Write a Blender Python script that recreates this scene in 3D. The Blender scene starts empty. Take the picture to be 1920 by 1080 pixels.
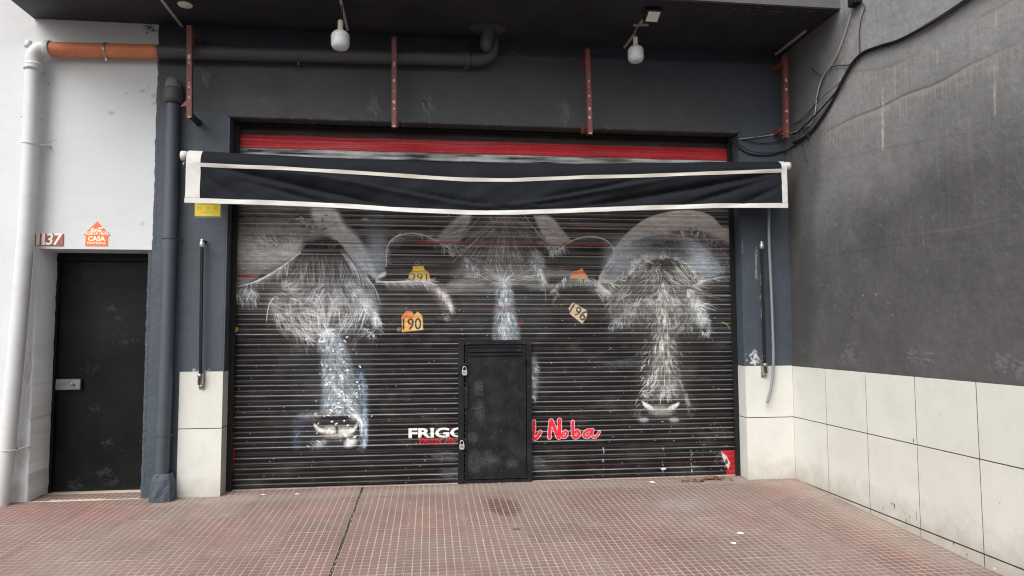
import bpy, bmesh, math, random
import numpy as np
from mathutils import Vector, Matrix, Euler

random.seed(7)
RNG = np.random.default_rng(11)
SC = bpy.context.scene
COL = SC.collection

# ------------------------------------------------------------------ camera
CAM_F = 1280.0                       # focal length in pixels of a 1920 wide picture
YAW, PITCH, ROLL = 0.12039, 0.06668, -0.0041
CAM = np.array([0.0, -5.86236, 1.29887])
cf = np.array([math.sin(YAW) * math.cos(PITCH), math.cos(YAW) * math.cos(PITCH), math.sin(PITCH)])
_r = np.array([math.cos(YAW), -math.sin(YAW), 0.0])
_u = np.cross(_r, cf)
cr = _r * math.cos(ROLL) + _u * math.sin(ROLL)
cu = -_r * math.sin(ROLL) + _u * math.cos(ROLL)
cam_data = bpy.data.cameras.new('camera')
cam = bpy.data.objects.new('camera', cam_data)
COL.objects.link(cam)
cam_data.sensor_width = 36.0
cam_data.lens = CAM_F / 1920 * 36.0
cam_data.clip_start = 0.05
cam_data.clip_end = 1000
cam.matrix_world = Matrix(((cr[0], cu[0], -cf[0], CAM[0]), (cr[1], cu[1], -cf[1], CAM[1]),
                           (cr[2], cu[2], -cf[2], CAM[2]), (0, 0, 0, 1)))
SC.camera = cam

# ------------------------------------------------------------------ sky, sun, exposure
world = bpy.data.worlds.new('World')
SC.world = world
world.use_nodes = True
wt = world.node_tree
wt.nodes.clear()
sky = wt.nodes.new('ShaderNodeTexSky')
sky.sky_type = 'NISHITA'
sky.sun_disc = False
SUN_EL, SUN_AZ = math.radians(50), math.radians(222)    # azimuth clockwise from +y: behind the camera, a little left
sky.sun_elevation = SUN_EL
sky.sun_rotation = SUN_AZ
sky.dust_density = 4.0
sky.air_density = 1.2
hs = wt.nodes.new('ShaderNodeHueSaturation')
hs.inputs['Saturation'].default_value = 0.22
bg = wt.nodes.new('ShaderNodeBackground')
bg.inputs['Strength'].default_value = 0.15
wo = wt.nodes.new('ShaderNodeOutputWorld')
wt.links.new(sky.outputs[0], hs.inputs['Color'])
wt.links.new(hs.outputs[0], bg.inputs['Color'])
wt.links.new(bg.outputs[0], wo.inputs['Surface'])
sd = bpy.data.lights.new('sun', 'SUN')
sd.energy = 1.5
sd.angle = math.radians(50)
sd.color = (1.0, 0.97, 0.92)
sun = bpy.data.objects.new('sun', sd)
COL.objects.link(sun)
sdir = Vector((math.sin(SUN_AZ) * math.cos(SUN_EL), math.cos(SUN_AZ) * math.cos(SUN_EL), math.sin(SUN_EL)))
sun.rotation_euler = sdir.to_track_quat('Z', 'Y').to_euler()
SC.cycles.filter_width = 1.15
SC.view_settings.view_transform = 'Standard'
SC.view_settings.look = 'None'
SC.view_settings.exposure = 0.66
SC.view_settings.gamma = 1.0
SC.view_settings.use_curve_mapping = False

# ------------------------------------------------------------------ measuring: picture point -> point on a real plane
def at(px, py, **k):
    d = cf + cr * (px - 960) / CAM_F + cu * (540 - py) / CAM_F
    (a, v), = k.items()
    i = 'xyz'.index(a)
    return CAM + d * ((v - CAM[i]) / d[i])

def atv(pts, axis, v):
    pts = np.asarray(pts, float)
    d = cf + np.outer((pts[:, 0] - 960) / CAM_F, cr) + np.outer((540 - pts[:, 1]) / CAM_F, cu)
    t = (v - CAM[axis]) / d[:, axis]
    return CAM + d * t[:, None]

GS = 0.04                             # pavement falls away from the wall
def gz(y): return GS * y
def atg(px, py):
    d = cf + cr * (px - 960) / CAM_F + cu * (540 - py) / CAM_F
    t = (GS * CAM[1] - CAM[2]) / (d[2] - GS * d[1])
    return CAM + d * t
def atgv(pts): return np.array([atg(a, b) for a, b in pts])

# dimensions (metres)
XL, XR, XC = -1.682, 2.818, 3.256     # opening left, right, corner with side wall
ZL, ZC = 3.126, 3.889                 # lintel, ceiling
ZW, ZM = 1.0, 0.5425                  # wainscot top and joint
XB = -2.25                            # border of the white wall
DL, DR, DT = -3.125, -2.276, 1.995    # small door opening
SH = 0.19                             # shutter plane
SLAB = -0.87

# ------------------------------------------------------------------ painting on canvases (flat print, paint, dirt)
def vnoise(h, w, cy, cx, seed=None, octaves=1):
    out = np.zeros((h, w)); amp = 1; tot = 0
    for o in range(octaves):
        gy, gx = max(2, int(h / cy) + 2), max(2, int(w / cx) + 2)
        g = RNG.random((gy, gx))
        yy = np.linspace(0, gy - 1.001, h); xx = np.linspace(0, gx - 1.001, w)
        y0 = yy.astype(int); x0 = xx.astype(int)
        fy = yy - y0; fx = xx - x0
        fy = fy * fy * (3 - 2 * fy); fx = fx * fx * (3 - 2 * fx)
        a = g[y0][:, x0]; b = g[y0][:, x0 + 1]; c = g[y0 + 1][:, x0]; d = g[y0 + 1][:, x0 + 1]
        top = a + (b - a) * fx; bot = c + (d - c) * fx
        out += amp * (top + (bot - top) * fy[:, None]); tot += amp
        amp *= 0.5; cy = max(1.5, cy / 2); cx = max(1.5, cx / 2)
    return out / tot

def blur(a, s):
    if s <= 0.3: return a
    r = int(math.ceil(s * 2.6)); k = np.exp(-0.5 * (np.arange(-r, r + 1) / s) ** 2); k /= k.sum()
    p = np.pad(a, ((r, r), (0, 0)), mode='edge')
    o = np.zeros_like(a)
    for i, w in enumerate(k): o += w * p[i:i + a.shape[0]]
    p = np.pad(o, ((0, 0), (r, r)), mode='edge'); o2 = np.zeros_like(a)
    for i, w in enumerate(k): o2 += w * p[:, i:i + a.shape[1]]
    return o2

def smooth_path(pts, n=None):
    pts = np.asarray(pts, float)
    if len(pts) < 3: return pts
    p = np.vstack([2 * pts[0] - pts[1], pts, 2 * pts[-1] - pts[-2]])
    out = []
    for i in range(1, len(p) - 2):
        for t in np.linspace(0, 1, 8, endpoint=False):
            a, b, c, d = p[i - 1], p[i], p[i + 1], p[i + 2]
            out.append(0.5 * (2 * b + (c - a) * t + (2 * a - 5 * b + 4 * c - d) * t * t + (3 * b - a - 3 * c + d) * t ** 3))
    out.append(pts[-1])
    return np.array(out)

WF = 1.0
class Canvas:
    """a rectangle of paint on a plane; all painting coordinates are photo pixels unprojected on that plane"""
    def __init__(s, conv, ulo, uhi, vlo, vhi, res, base):
        s.conv = conv; s.ulo, s.uhi, s.vlo, s.vhi, s.res = ulo, uhi, vlo, vhi, res
        s.w = int(round((uhi - ulo) / res)); s.h = int(round((vhi - vlo) / res))
        s.img = np.empty((s.h, s.w, 3)); s.img[:] = base
    def P(s, pts):
        uv = s.conv(np.atleast_2d(np.asarray(pts, float)))
        return np.stack([(uv[:, 0] - s.ulo) / s.res, (uv[:, 1] - s.vlo) / s.res], 1)
    def comp(s, mask, col, x0=0, y0=0):
        h, w = mask.shape
        v = s.img[y0:y0 + h, x0:x0 + w]
        m = np.clip(mask, 0, 1)[..., None]
        v[:] = v * (1 - m) + np.asarray(col) * m
    def poly_mask(s, q, soft):
        pad = int(soft * 3 + 3)
        x0 = max(0, int(q[:, 0].min()) - pad); x1 = min(s.w, int(q[:, 0].max()) + pad + 1)
        y0 = max(0, int(q[:, 1].min()) - pad); y1 = min(s.h, int(q[:, 1].max()) + pad + 1)
        if x1 <= x0 or y1 <= y0: return None
        X, Y = np.meshgrid(np.arange(x0, x1) + .5, np.arange(y0, y1) + .5)
        ins = np.zeros(X.shape, bool)
        for i in range(len(q)):
            xa, ya = q[i]; xb, yb = q[(i + 1) % len(q)]
            if ya == yb: continue
            c = ((Y < ya) != (Y < yb)) & (X < (xb - xa) * (Y - ya) / (yb - ya) + xa)
            ins ^= c
        return blur(ins.astype(float), max(soft, .45)), x0, y0
    def poly(s, pts, col, a=1.0, soft=0.6, sm=False, tex=0.0, cell=(6, 12)):
        if sm: pts = smooth_path(list(pts) + [pts[0]])
        r = s.poly_mask(s.P(pts), soft)
        if r is None: return
        m, x0, y0 = r
        if tex: m = m * (1 - tex + tex * vnoise(m.shape[0], m.shape[1], cell[0], cell[1], octaves=3) * 1.6)
        s.comp(m * a, col, x0, y0)
    def ell(s, cx, cy, rx, ry, col, a=1.0, soft=2.0, tex=0.0, ang=0.0, cell=(6, 12)):
        t = np.linspace(0, 2 * math.pi, 40, endpoint=False)
        x = rx * np.cos(t); y = ry * np.sin(t); c, n = math.cos(ang), math.sin(ang)
        s.poly(np.stack([cx + x * c - y * n, cy + x * n + y * c], 1), col, a, soft, tex=tex, cell=cell)
    def lines(s, segs, col, alpha=1.0, width=1.0, jit=0.35):
        """segs: (N,K,2) photo px"""
        segs = np.asarray(segs, float)
        if segs.size == 0: return
        N, K, _ = segs.shape
        q = s.P(segs.reshape(-1, 2)).reshape(N, K, 2)
        L = np.linalg.norm(np.diff(q, axis=1), axis=2).sum(1)
        M = max(4, int(np.percentile(L, 97) / 0.7) + 1)
        t = np.linspace(0, K - 1.0001, M); i0 = t.astype(int); f = (t - i0)[None, :, None]
        p = q[:, i0] * (1 - f) + q[:, i0 + 1] * f
        taper = np.sin(np.linspace(0.12, 1, M) * math.pi) ** 0.5
        al = alpha * (1 - jit * RNG.random((N, 1))) * taper[None]
        p = p.reshape(-1, 2); al = al.reshape(-1)
        bx0 = max(0, int(p[:, 0].min()) - 6); bx1 = min(s.w, int(p[:, 0].max()) + 7); by0 = max(0, int(p[:, 1].min()) - 6); by1 = min(s.h, int(p[:, 1].max()) + 7)
        if bx1 <= bx0 or by1 <= by0: return
        m = np.zeros((by1 - by0, bx1 - bx0))
        xi = np.floor(p[:, 0]).astype(int); yi = np.floor(p[:, 1]).astype(int)
        width *= WF; r = int(math.ceil(width * 1.6))
        for dx in range(-r, r + 1):
            for dy in range(-r, r + 1):
                X = xi + dx; Y = yi + dy
                d2 = (X + .5 - p[:, 0]) ** 2 + (Y + .5 - p[:, 1]) ** 2
                v = al * np.exp(-d2 / (width * width))
                ok = (X >= bx0) & (X < bx1) & (Y >= by0) & (Y < by1) & (v > .02)
                np.maximum.at(m, (Y[ok] - by0, X[ok] - bx0), v[ok])
        s.comp(m, col, bx0, by0)
    def path(s, pts, col, alpha=1.0, width=1.5, jit=0):
        s.lines([smooth_path(pts)], col, alpha, width, jit)
    def image(s, name):
        im = bpy.data.images.new(name, s.w, s.h, alpha=False, float_buffer=False)
        c = np.clip(s.img, 0, 1)
        srgb = np.where(c <= .0031308, c * 12.92, 1.055 * np.power(np.maximum(c, 1e-9), 1 / 2.4) - .055)
        buf = np.ones((s.h, s.w, 4), np.float32); buf[..., :3] = srgb
        im.pixels.foreach_set(buf.ravel())
        im.update(); im.pack()
        return im

HF = 1.0
def hair(n, start, direction, length, bend=0.0, k=5):
    """start(n)->(n,2); direction(pts)->(n,) angle; returns (n,k,2)"""
    if n > 150: n = int(n * HF)
    p = start(n); a = direction(p)
    L = length * (0.55 + 0.9 * RNG.random(len(p)))
    b = bend * (RNG.random(len(p)) - .5) if np.isscalar(bend) else bend(p)
    out = [p]
    for i in range(k - 1):
        p = p + np.stack([np.cos(a), np.sin(a)], 1) * (L / (k - 1))[:, None]
        a = a + b / (k - 1)
        out.append(p)
    return np.stack(out, 1)

def along(path, widths):
    path = smooth_path(path); widths = np.asarray(widths, float)
    seg = np.linalg.norm(np.diff(path, axis=0), axis=1); cum = np.concatenate([[0], np.cumsum(seg)]); cum /= cum[-1]
    def f(n, lat=True):
        t = RNG.random(n)
        x = np.interp(t, cum, path[:, 0]); y = np.interp(t, cum, path[:, 1])
        tx = np.interp(t + .01, cum, path[:, 0]) - np.interp(t - .01, cum, path[:, 0])
        ty = np.interp(t + .01, cum, path[:, 1]) - np.interp(t - .01, cum, path[:, 1])
        l = np.hypot(tx, ty) + 1e-9; tx /= l; ty /= l
        w = np.interp(t, np.linspace(0, 1, len(widths)), widths)
        o = np.clip(RNG.normal(0, .5, n), -1.9, 1.9)
        f.last = (t, o, np.arctan2(ty, tx))
        return np.stack([x - ty * o * w, y + tx * o * w], 1)
    return f

def text_tris(body, shear=0.0, offset=0.0):
    cu_ = bpy.data.curves.new('t', 'FONT'); cu_.body = body; cu_.size = 1; cu_.shear = shear; cu_.offset = offset
    cu_.resolution_u = 3
    o = bpy.data.objects.new('t', cu_); COL.objects.link(o)
    bpy.context.view_layer.update()
    me = o.to_mesh(); me.calc_loop_triangles()
    V = np.array([v.co[:2] for v in me.vertices]); T = np.array([t.vertices[:] for t in me.loop_triangles])
    o.to_mesh_clear(); bpy.data.objects.remove(o); bpy.data.curves.remove(cu_)
    return V, T

def paint_text(c, body, quad, col, a=1.0, shear=0, offset=0.0, clip=None):
    """quad: photo px corners TL,TR,BR,BL"""
    V, T = text_tris(body, shear, offset)
    lo = V.min(0); hi = V.max(0); uv = (V - lo) / (hi - lo)
    tl, tr, br, bl = [np.array(q, float) for q in quad]
    u = uv[:, :1]; v = uv[:, 1:]
    P = (bl * (1 - u) + br * u) * (1 - v) + (tl * (1 - u) + tr * u) * v
    q = c.P(P)
    pad = 3
    x0 = int(q[:, 0].min()) - pad; x1 = int(q[:, 0].max()) + pad; y0 = int(q[:, 1].min()) - pad; y1 = int(q[:, 1].max()) + pad
    SS = 3
    X, Y = np.meshgrid(np.arange(x0 * SS, x1 * SS) / SS + .5 / SS, np.arange(y0 * SS, y1 * SS) / SS + .5 / SS)
    m = np.zeros(X.shape, bool)
    for t in T:
        A, B, C = q[t[0]], q[t[1]], q[t[2]]
        bx0, bx1 = min(A[0], B[0], C[0]), max(A[0], B[0], C[0]); by0, by1 = min(A[1], B[1], C[1]), max(A[1], B[1], C[1])
        i0 = max(0, int((bx0 - x0) * SS) - 1); i1 = int((bx1 - x0) * SS) + 2; j0 = max(0, int((by0 - y0) * SS) - 1); j1 = int((by1 - y0) * SS) + 2
        x = X[j0:j1, i0:i1]; y = Y[j0:j1, i0:i1]
        e = lambda P_, Q_: (Q_[0] - P_[0]) * (y - P_[1]) - (Q_[1] - P_[1]) * (x - P_[0])
        a_, b_, c_ = e(A, B), e(B, C), e(C, A)
        m[j0:j1, i0:i1] |= ((a_ >= 0) & (b_ >= 0) & (c_ >= 0)) | ((a_ <= 0) & (b_ <= 0) & (c_ <= 0))
    mm = m.reshape(y1 - y0, SS, x1 - x0, SS).mean((1, 3))
    if clip is not None:
        xc = c.P([clip])[0, 0] - x0
        mm[:, max(0, int(xc)):] = 0
    c.comp(mm * a, col, x0, y0)

# ---- the mural on the roller shutter
PITCH_S = 0.0868
def conv_sh(p):
    w = atv(p, 1, SH); return w[:, [0, 2]]
mural = Canvas(conv_sh, -1.72, 2.84, -0.05, 3.25, 0.0026, (0.0085, 0.008, 0.0085))
def mk_mural(c):
    H, W = c.h, c.w
    zz = (np.arange(H) + .5) * c.res + c.vlo
    k_ = 1 / 1.9635
    def q(pts): return [(430 + x * k_, 380 + y * k_) for x, y in pts]
    def G(pts, col, a=1.0, soft=2.0, tex=0.0, cell=(6, 12)):
        c.poly(smooth_path(q(list(pts) + [pts[0]])), col, a, soft, tex=tex, cell=cell)
    def B(x, y, rx, ry, col, a=.8, ang=0.0, tex=.35, cell=(6, 8)):       # soft blob of tone
        c.ell(430 + x * k_, 380 + y * k_, rx * k_, ry * k_, col, a, max(1.5, min(rx, ry) * k_ * .75), tex=tex, ang=ang, cell=cell)
    def g3(v, t=0.0): return (v * (1 - .15 * t), v * 1.02, v * (1 + .17 * t))
    # ---- soft under-painting -------------------------------------------------
    up = np.clip((zz - 1.25) / .5, 0, 1)[:, None]
    c.comp(up * np.clip(vnoise(H, W, 60, 160, octaves=3) - .25, 0, 1) * .5, (.06, .055, .055))
    # left animal, body
    G([(10, 20), (330, 10), (390, 28), (425, 85), (475, 135), (510, 190), (545, 290), (470, 260), (380, 150), (250, 160), (150, 230), (10, 320)], g3(.16), .9, 6, tex=.6, cell=(8, 30))
    G([(10, 10), (300, 10), (290, 60), (150, 75), (10, 80)], g3(.02), .8, 10, tex=.3)
    G([(300, 20), (388, 28), (425, 85), (478, 138), (515, 200), (545, 285), (500, 275), (440, 200), (370, 120), (320, 80)], g3(.34), .93, 6, tex=.35, cell=(6, 10))
    G([(388, 26), (425, 85), (478, 138), (515, 200), (545, 285), (525, 262), (498, 200), (462, 148), (410, 100)], g3(.42), .7, 1.8, tex=.3)
    B(490, 225, 36, 70, g3(.30, 1), .75, -.5); B(520, 270, 22, 30, g3(.33, 1.2), .7)
    B(120, 190, 140, 46, g3(.36), .9, 0, .7, (4, 22)); B(90, 140, 90, 14, g3(.26), .7, 0, .6, (3, 20)); B(60, 240, 60, 26, g3(.16), .7, 0, .6, (4, 20))
    B(70, 262, 50, 9, g3(.07, 1), .7)
    B(225, 175, 46, 26, g3(.42), .8, -.5); B(190, 165, 50, 14, g3(.3), .6)
    B(455, 120, 14, 40, g3(.24), .5, -.6)
    for _ in range(26):
        B(RNG.normal(290, 45), RNG.normal(70, 22), 4 + 6 * RNG.random(), 4, g3(.025), .8, 0, 0)
    for _ in range(12):
        B(RNG.normal(310, 45), RNG.normal(75, 25), 3 + 4 * RNG.random(), 2.5, g3(.45), .8, -.4, 0)
    # between left and middle
    B(535, 100, 44, 60, g3(.09, 1), .85); B(545, 180, 38, 60, g3(.28, 1), .85); B(550, 235, 30, 26, g3(.2, .9), .8)
    B(500, 62, 14, 5, g3(.25), .6); B(565, 265, 22, 7, (.55, .53, .52), .95, -.5, .2)
    # left animal, head
    G([(245, 195), (290, 155), (340, 130), (400, 142), (440, 195), (485, 245), (545, 290), (560, 370), (552, 440), (520, 560), (470, 600), (250, 600), (150, 540), (130, 460), (140, 370), (60, 350), (14, 350), (14, 315), (120, 278), (190, 232)], g3(.018), .95, 2.5)
    G([(200, 470), (510, 470), (518, 620), (512, 760), (506, 900), (240, 900), (232, 760), (222, 600)], g3(.019, .8), .8, 9, tex=.3)
    B(335, 330, 175, 110, (.082, .079, .076), .9, 0, .2); B(290, 375, 125, 76, (.11, .11, .109), .85, 0, .25); B(430, 360, 95, 70, g3(.125, .5), .85, 0, .25); B(250, 440, 70, 50, g3(.07), .8); B(360, 430, 70, 50, g3(.11), .7, 0, .2)
    B(350, 250, 100, 50, g3(.04), .8); B(340, 165, 70, 18, g3(.012), .9)
    B(500, 380, 34, 50, g3(.36, .6), .85, -.45); B(470, 330, 26, 50, g3(.22, .8), .7, -.5); B(535, 430, 12, 34, g3(.4, .4), .7, -.2)
    B(170, 380, 24, 46, g3(.12), .7); B(60, 335, 48, 26, g3(.13), .8); B(60, 380, 40, 12, g3(.03), .7)
    B(195, 500, 60, 60, g3(.012), .85); B(480, 520, 40, 50, g3(.014), .7)
    G([(335, 470), (385, 470), (430, 520), (455, 600), (478, 700), (488, 770), (350, 775), (345, 700), (345, 600), (330, 530)], g3(.17, 1), .85, 5, tex=.3, cell=(4, 4))
    B(383, 620, 32, 120, g3(.22, 1), .7, .05); B(400, 730, 44, 40, g3(.26, 1), .7)
    G([(450, 600), (490, 620), (508, 700), (506, 800), (500, 900), (478, 905), (478, 780), (465, 690)], (.045, .065, .095), .85, 5, tex=.5, cell=(4, 4))
    B(500, 830, 9, 70, g3(.34, 1.2), .75); B(495, 720, 12, 40, g3(.14, 1.6), .7)
    G([(232, 790), (290, 775), (285, 800), (262, 900), (236, 905)], (.028, .04, .06), .85, 6, tex=.5)
    B(300, 785, 50, 12, g3(.14, .6), .7); B(400, 775, 70, 9, g3(.2, .6), .6); B(465, 790, 24, 14, g3(.32, .4), .7)
    B(390, 815, 60, 16, g3(.014), .9)
    # middle animal
    G([(750, 150), (800, 90), (850, 50), (890, 44), (870, 100), (820, 160)], g3(.24), .92, 4, tex=.4)
    G([(1120, 48), (1180, 52), (1225, 100), (1262, 160), (1190, 165), (1150, 110)], (.34, .31, .305), .93, 3, tex=.4)
    G([(850, 160), (885, 90), (930, 50), (1085, 46), (1120, 90), (1165, 155), (1160, 260), (1140, 400), (1090, 500), (940, 500), (860, 400), (840, 250)], g3(.016), .95, 4)
    G([(574, 250), (578, 165), (608, 126), (668, 112), (735, 124), (795, 165), (850, 190), (840, 270), (760, 300), (600, 300)], g3(.011), .97, 2)
    G([(1190, 200), (1215, 165), (1262, 138), (1325, 124), (1385, 136), (1417, 170), (1412, 215), (1380, 262), (1300, 290), (1200, 280)], g3(.011), .97, 2)
    B(1010, 70, 50, 16, (.14, .09, .09), .8); B(1010, 150, 130, 80, g3(.085), .85, 0, .25); B(1010, 190, 50, 60, g3(.16), .8, 0, .2); B(1010, 260, 110, 40, g3(.10), .7)
    G([(890, 300), (1140, 300), (1136, 500), (1128, 740), (900, 740), (888, 500)], g3(.019, .6), .75, 9, tex=.3)
    B(880, 225, 30, 36, g3(.13, .5), .7); B(1135, 235, 22, 52, g3(.42, .6), .9, -.15); B(1150, 290, 10, 34, g3(.25, .8), .7)
    B(1000, 262, 190, 30, g3(.17), .8, 0, .5, (4, 30)); B(880, 320, 150, 14, g3(.22), .6, 0, .6, (3, 30)); B(1150, 310, 60, 12, g3(.22), .6, 0, .6, (3, 30)); B(820, 150, 50, 12, g3(.16, .8), .6); B(1190, 150, 60, 12, g3(.2), .6)
    G([(990, 285), (1030, 285), (1048, 380), (1068, 510), (975, 510), (980, 380)], g3(.12, .8), .85, 5); B(1018, 410, 24, 110, g3(.27, .9), .75)
    B(1116, 640, 18, 80, g3(.22, 1), .85); B(1112, 830, 24, 14, g3(.03, 1.5), .7)
    for x, y in ((852, 272), (1080, 272), (1075, 440), (742, 95), (1300, 88)): B(x, y, 9, 8, (.16, .02, .035), .7)
    # right animal, body
    G([(1360, 275), (1395, 215), (1440, 140), (1500, 82), (1570, 46), (1680, 28), (1765, 45), (1812, 88), (1850, 115), (1850, 300), (1400, 300)], (.36, .33, .312), .98, 1.8, tex=.3, cell=(8, 20))
    G([(1610, 110), (1690, 92), (1780, 120), (1850, 170), (1850, 290), (1790, 220), (1700, 140)], g3(.03), .9, 5, tex=.5, cell=(6, 6))
    B(1790, 190, 60, 30, g3(.08), .6, .7, .8, (3, 4))
    G([(1366, 280), (1410, 205), (1470, 150), (1560, 118), (1660, 122), (1740, 165), (1795, 225), (1822, 285), (1700, 300), (1500, 300)], g3(.17, .8), .96, 2.0, tex=.3)
    B(1440, 190, 54, 44, g3(.4, .7), .75, -.6); B(1590, 150, 80, 26, g3(.022), .85); B(1520, 150, 40, 14, g3(.16, .8), .6)
    B(1730, 210, 60, 42, g3(.5, .9), .85, .8); B(1790, 260, 24, 24, g3(.30, 1), .7); B(1650, 190, 60, 24, g3(.07, .6), .7)
    B(1520, 215, 90, 18, g3(.16, .6), .6); B(1390, 240, 20, 30, g3(.12, .6), .7)
    for _ in range(22): B(RNG.normal(1695, 30), RNG.normal(108, 9), 3.5, 2.5, g3(.5), .8, 0, 0)
    # right animal, head
    G([(1400, 310), (1450, 270), (1530, 215), (1600, 200), (1665, 215), (1715, 262), (1745, 305), (1770, 470), (1690, 520), (1520, 520), (1410, 470), (1400, 400)], g3(.016), .96, 2.5)
    G([(1183, 330), (1200, 298), (1240, 280), (1300, 272), (1350, 290), (1400, 325), (1400, 400), (1300, 420), (1210, 400)], g3(.012), .97, 2)
    G([(1712, 310), (1760, 282), (1850, 268), (1850, 470), (1760, 430), (1722, 370)], g3(.009), .97, 2)
    G([(1480, 460), (1730, 460), (1708, 640), (1700, 800), (1500, 800), (1490, 640)], (.019, .019, .0185), .8, 9, tex=.3); B(1585, 320, 165, 80, (.082, .079, .073), .9, 0, .25); B(1600, 380, 110, 80, (.075, .073, .068), .8, 0, .25); B(1430, 320, 50, 26, (.10, .10, .09), .7)
    B(1440, 420, 40, 40, g3(.09, .5), .8, -.8); B(1725, 400, 26, 62, g3(.42, .3), .9, -.4); B(1700, 330, 34, 30, (.16, .155, .15), .7)
    B(1800, 470, 50, 60, g3(.022, 1.5), .8)
    G([(1575, 290), (1630, 290), (1640, 500), (1655, 640), (1680, 720), (1525, 720), (1550, 620), (1558, 480)], (.07, .07, .065), .85, 5)
    B(1600, 520, 30, 200, (.26, .255, .235), .7); B(1600, 660, 55, 50, (.24, .235, .22), .6)
    B(1640, 520, 14, 150, g3(.12, 1), .5); B(1590, 760, 70, 40, g3(.02), .85)
    for pts, w_, v_ in (([(600, 305), (680, 300), (740, 305), (785, 345), (805, 385)], 20, g3(.15)), ([(100, 300), (180, 255), (240, 215)], 12, g3(.10)),
                        ([(600, 160), (640, 135), (700, 132), (770, 158)], 16, g3(.11)), ([(1240, 165), (1300, 142), (1370, 150), (1400, 190)], 14, g3(.09)),
                        ([(1215, 300), (1290, 292), (1350, 315), (1395, 345)], 18, g3(.15)), ([(1740, 300), (1790, 290), (1845, 284)], 10, g3(.14))):
        for x_, y_ in smooth_path(pts)[::2]: B(x_, y_, w_ * 1.3, w_, v_, .28, 0, .3)
    B(280, 470, 60, 46, (.05, .048, .045), .7); B(430, 460, 50, 46, (.045, .045, .044), .7); B(270, 560, 50, 70, (.024, .023, .023), .6); B(470, 560, 40, 70, (.022, .024, .027), .6)
    B(1500, 400, 70, 56, (.065, .062, .056), .75); B(1668, 420, 50, 60, (.06, .058, .054), .75); B(1600, 560, 80, 150, (.03, .029, .027), .7)
    B(1590, 745, 100, 60, (.028, .028, .028), .7); B(390, 830, 110, 60, (.026, .026, .028), .7)
    B(930, 270, 60, 20, g3(.28), .6, 0, .6, (3, 20)); B(1070, 275, 60, 20, g3(.28), .6, 0, .6, (3, 20)); B(870, 300, 70, 14, g3(.3), .6, 0, .6, (3, 20)); B(1210, 262, 70, 14, g3(.22), .6, 0, .6, (3, 20))
    # ---- fur: strands that take their strength from the under-painting ---------
    T = blur(c.img.mean(2), 3.0)
    CL = np.clip((vnoise(H, W, 14, 7, octaves=2) - .5) * 3.2 + .75, .12, 1.6)
    CL2 = np.clip((vnoise(H, W, 34, 26, octaves=2) - .5) * 2.4 + 1.0, .45, 1.5)
    def fur(n, start, direction, L, gain=1.6, bend=.4, tint=(1, 1, 1), wd=.72, dark=.8, base=.0):
        S0 = (lambda m: np.stack(start(m), 1)) if isinstance(start(2), tuple) else start
        for frac, w_, am, isd in ((.8, .75, .42, 0), (.55, 1.05, 1.0, 1), (.5, 1.12, 1.25, 0)):
            if isd and dark <= 0: continue
            m_ = max(4, int(n * frac)); h = hair(m_, S0, direction, L * (1.15 if w_ > 1 else 1), bend)
            p = c.P(h[:, 0]); xi = np.clip(p[:, 0].astype(int), 0, W - 1); yi = np.clip(p[:, 1].astype(int), 0, H - 1)
            t = T[yi, xi]
            if isd: c.lines(h, (.012, .011, .011), (dark * np.clip(t * 8, .15, 1))[:, None], w_)
            else:
                rv = .25 + 1.1 * RNG.random(m_) ** 1.6
                lv = np.clip((gain * .78 * np.sqrt(t) + base) * CL[yi, xi] * CL2[yi, xi] * rv * am, .03, 1)[:, None]
                c.lines(h, np.array((.70, .72, .735)) * tint, lv, w_)
    def ga(x, y, sx, sy): return lambda n: (430 + RNG.normal(x, sx, n) * k_, 380 + RNG.normal(y, sy, n) * k_)
    def un(x0, x1, y0, y1): return lambda n: (430 + RNG.uniform(x0, x1, n) * k_, 380 + RNG.uniform(y0, y1, n) * k_)
    def al(path, w):
        f = along(q(path), np.array(w) * k_)
        def st(n): return f(n)
        st.f = f; return st
    def toward(x, y, spin=0.0, j=.15):
        X, Y = 430 + x * k_, 380 + y * k_
        return lambda p: np.arctan2(Y - p[:, 1], X - p[:, 0]) + spin * np.sign(p[:, 0] - X) * np.clip(np.hypot(p[:, 0] - X, p[:, 1] - Y) / 80, 0, 1.6) + RNG.normal(0, j, len(p))
    def away(x, y, spin=0.0, j=.15):
        f = toward(x, y, spin, j); return lambda p: f(p) + math.pi
    def const(a, j=.25): return lambda p: RNG.normal(a, j, len(p))
    global HF
    HF = 1.0
    # left body
    fur(900, un(20, 260, 110, 300), const(-2.9, .3), 9, .38, dark=.3)
    fur(1300, al([(350, 50), (430, 110), (490, 190), (530, 280)], [26, 34, 34, 24]), const(1.1, .35), 6, .32, dark=.2, tint=(.9, 1, 1.05))
    fur(230, ga(235, 185, 12, 8), lambda p: RNG.uniform(-3.0, -.9, len(p)), 26, 1.0, .4, dark=.2)
    fur(60, ga(150, 150, 30, 8), const(-2.2, .3), 16, 1.0)
    # left head: poll tuft, forehead, whorl
    for i in range(46):
        x = RNG.uniform(285, 385); lean = (x - 340) * .35 + RNG.normal(0, 6)
        c.lines([smooth_path(q([(x, 175), (x + lean * .4, 150), (x + lean, 130 + abs(x - 340) * .3 + RNG.normal(0, 5))]))], g3(.008), 1, 1.2)
    for i in range(9): c.lines([smooth_path(q([(366 + 2 * i, 172), (362 + 4 * i, 156), (356 + 7 * i, 140 + 2 * abs(i - 3))]))], g3(.7), .5, .8)
    fur(420, un(250, 440, 185, 300), lambda p: 1.57 + (p[:, 0] - (430 + 345 * k_)) * -.007 + RNG.normal(0, .14, len(p)), 24, .75, .3, base=.03)
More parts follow.
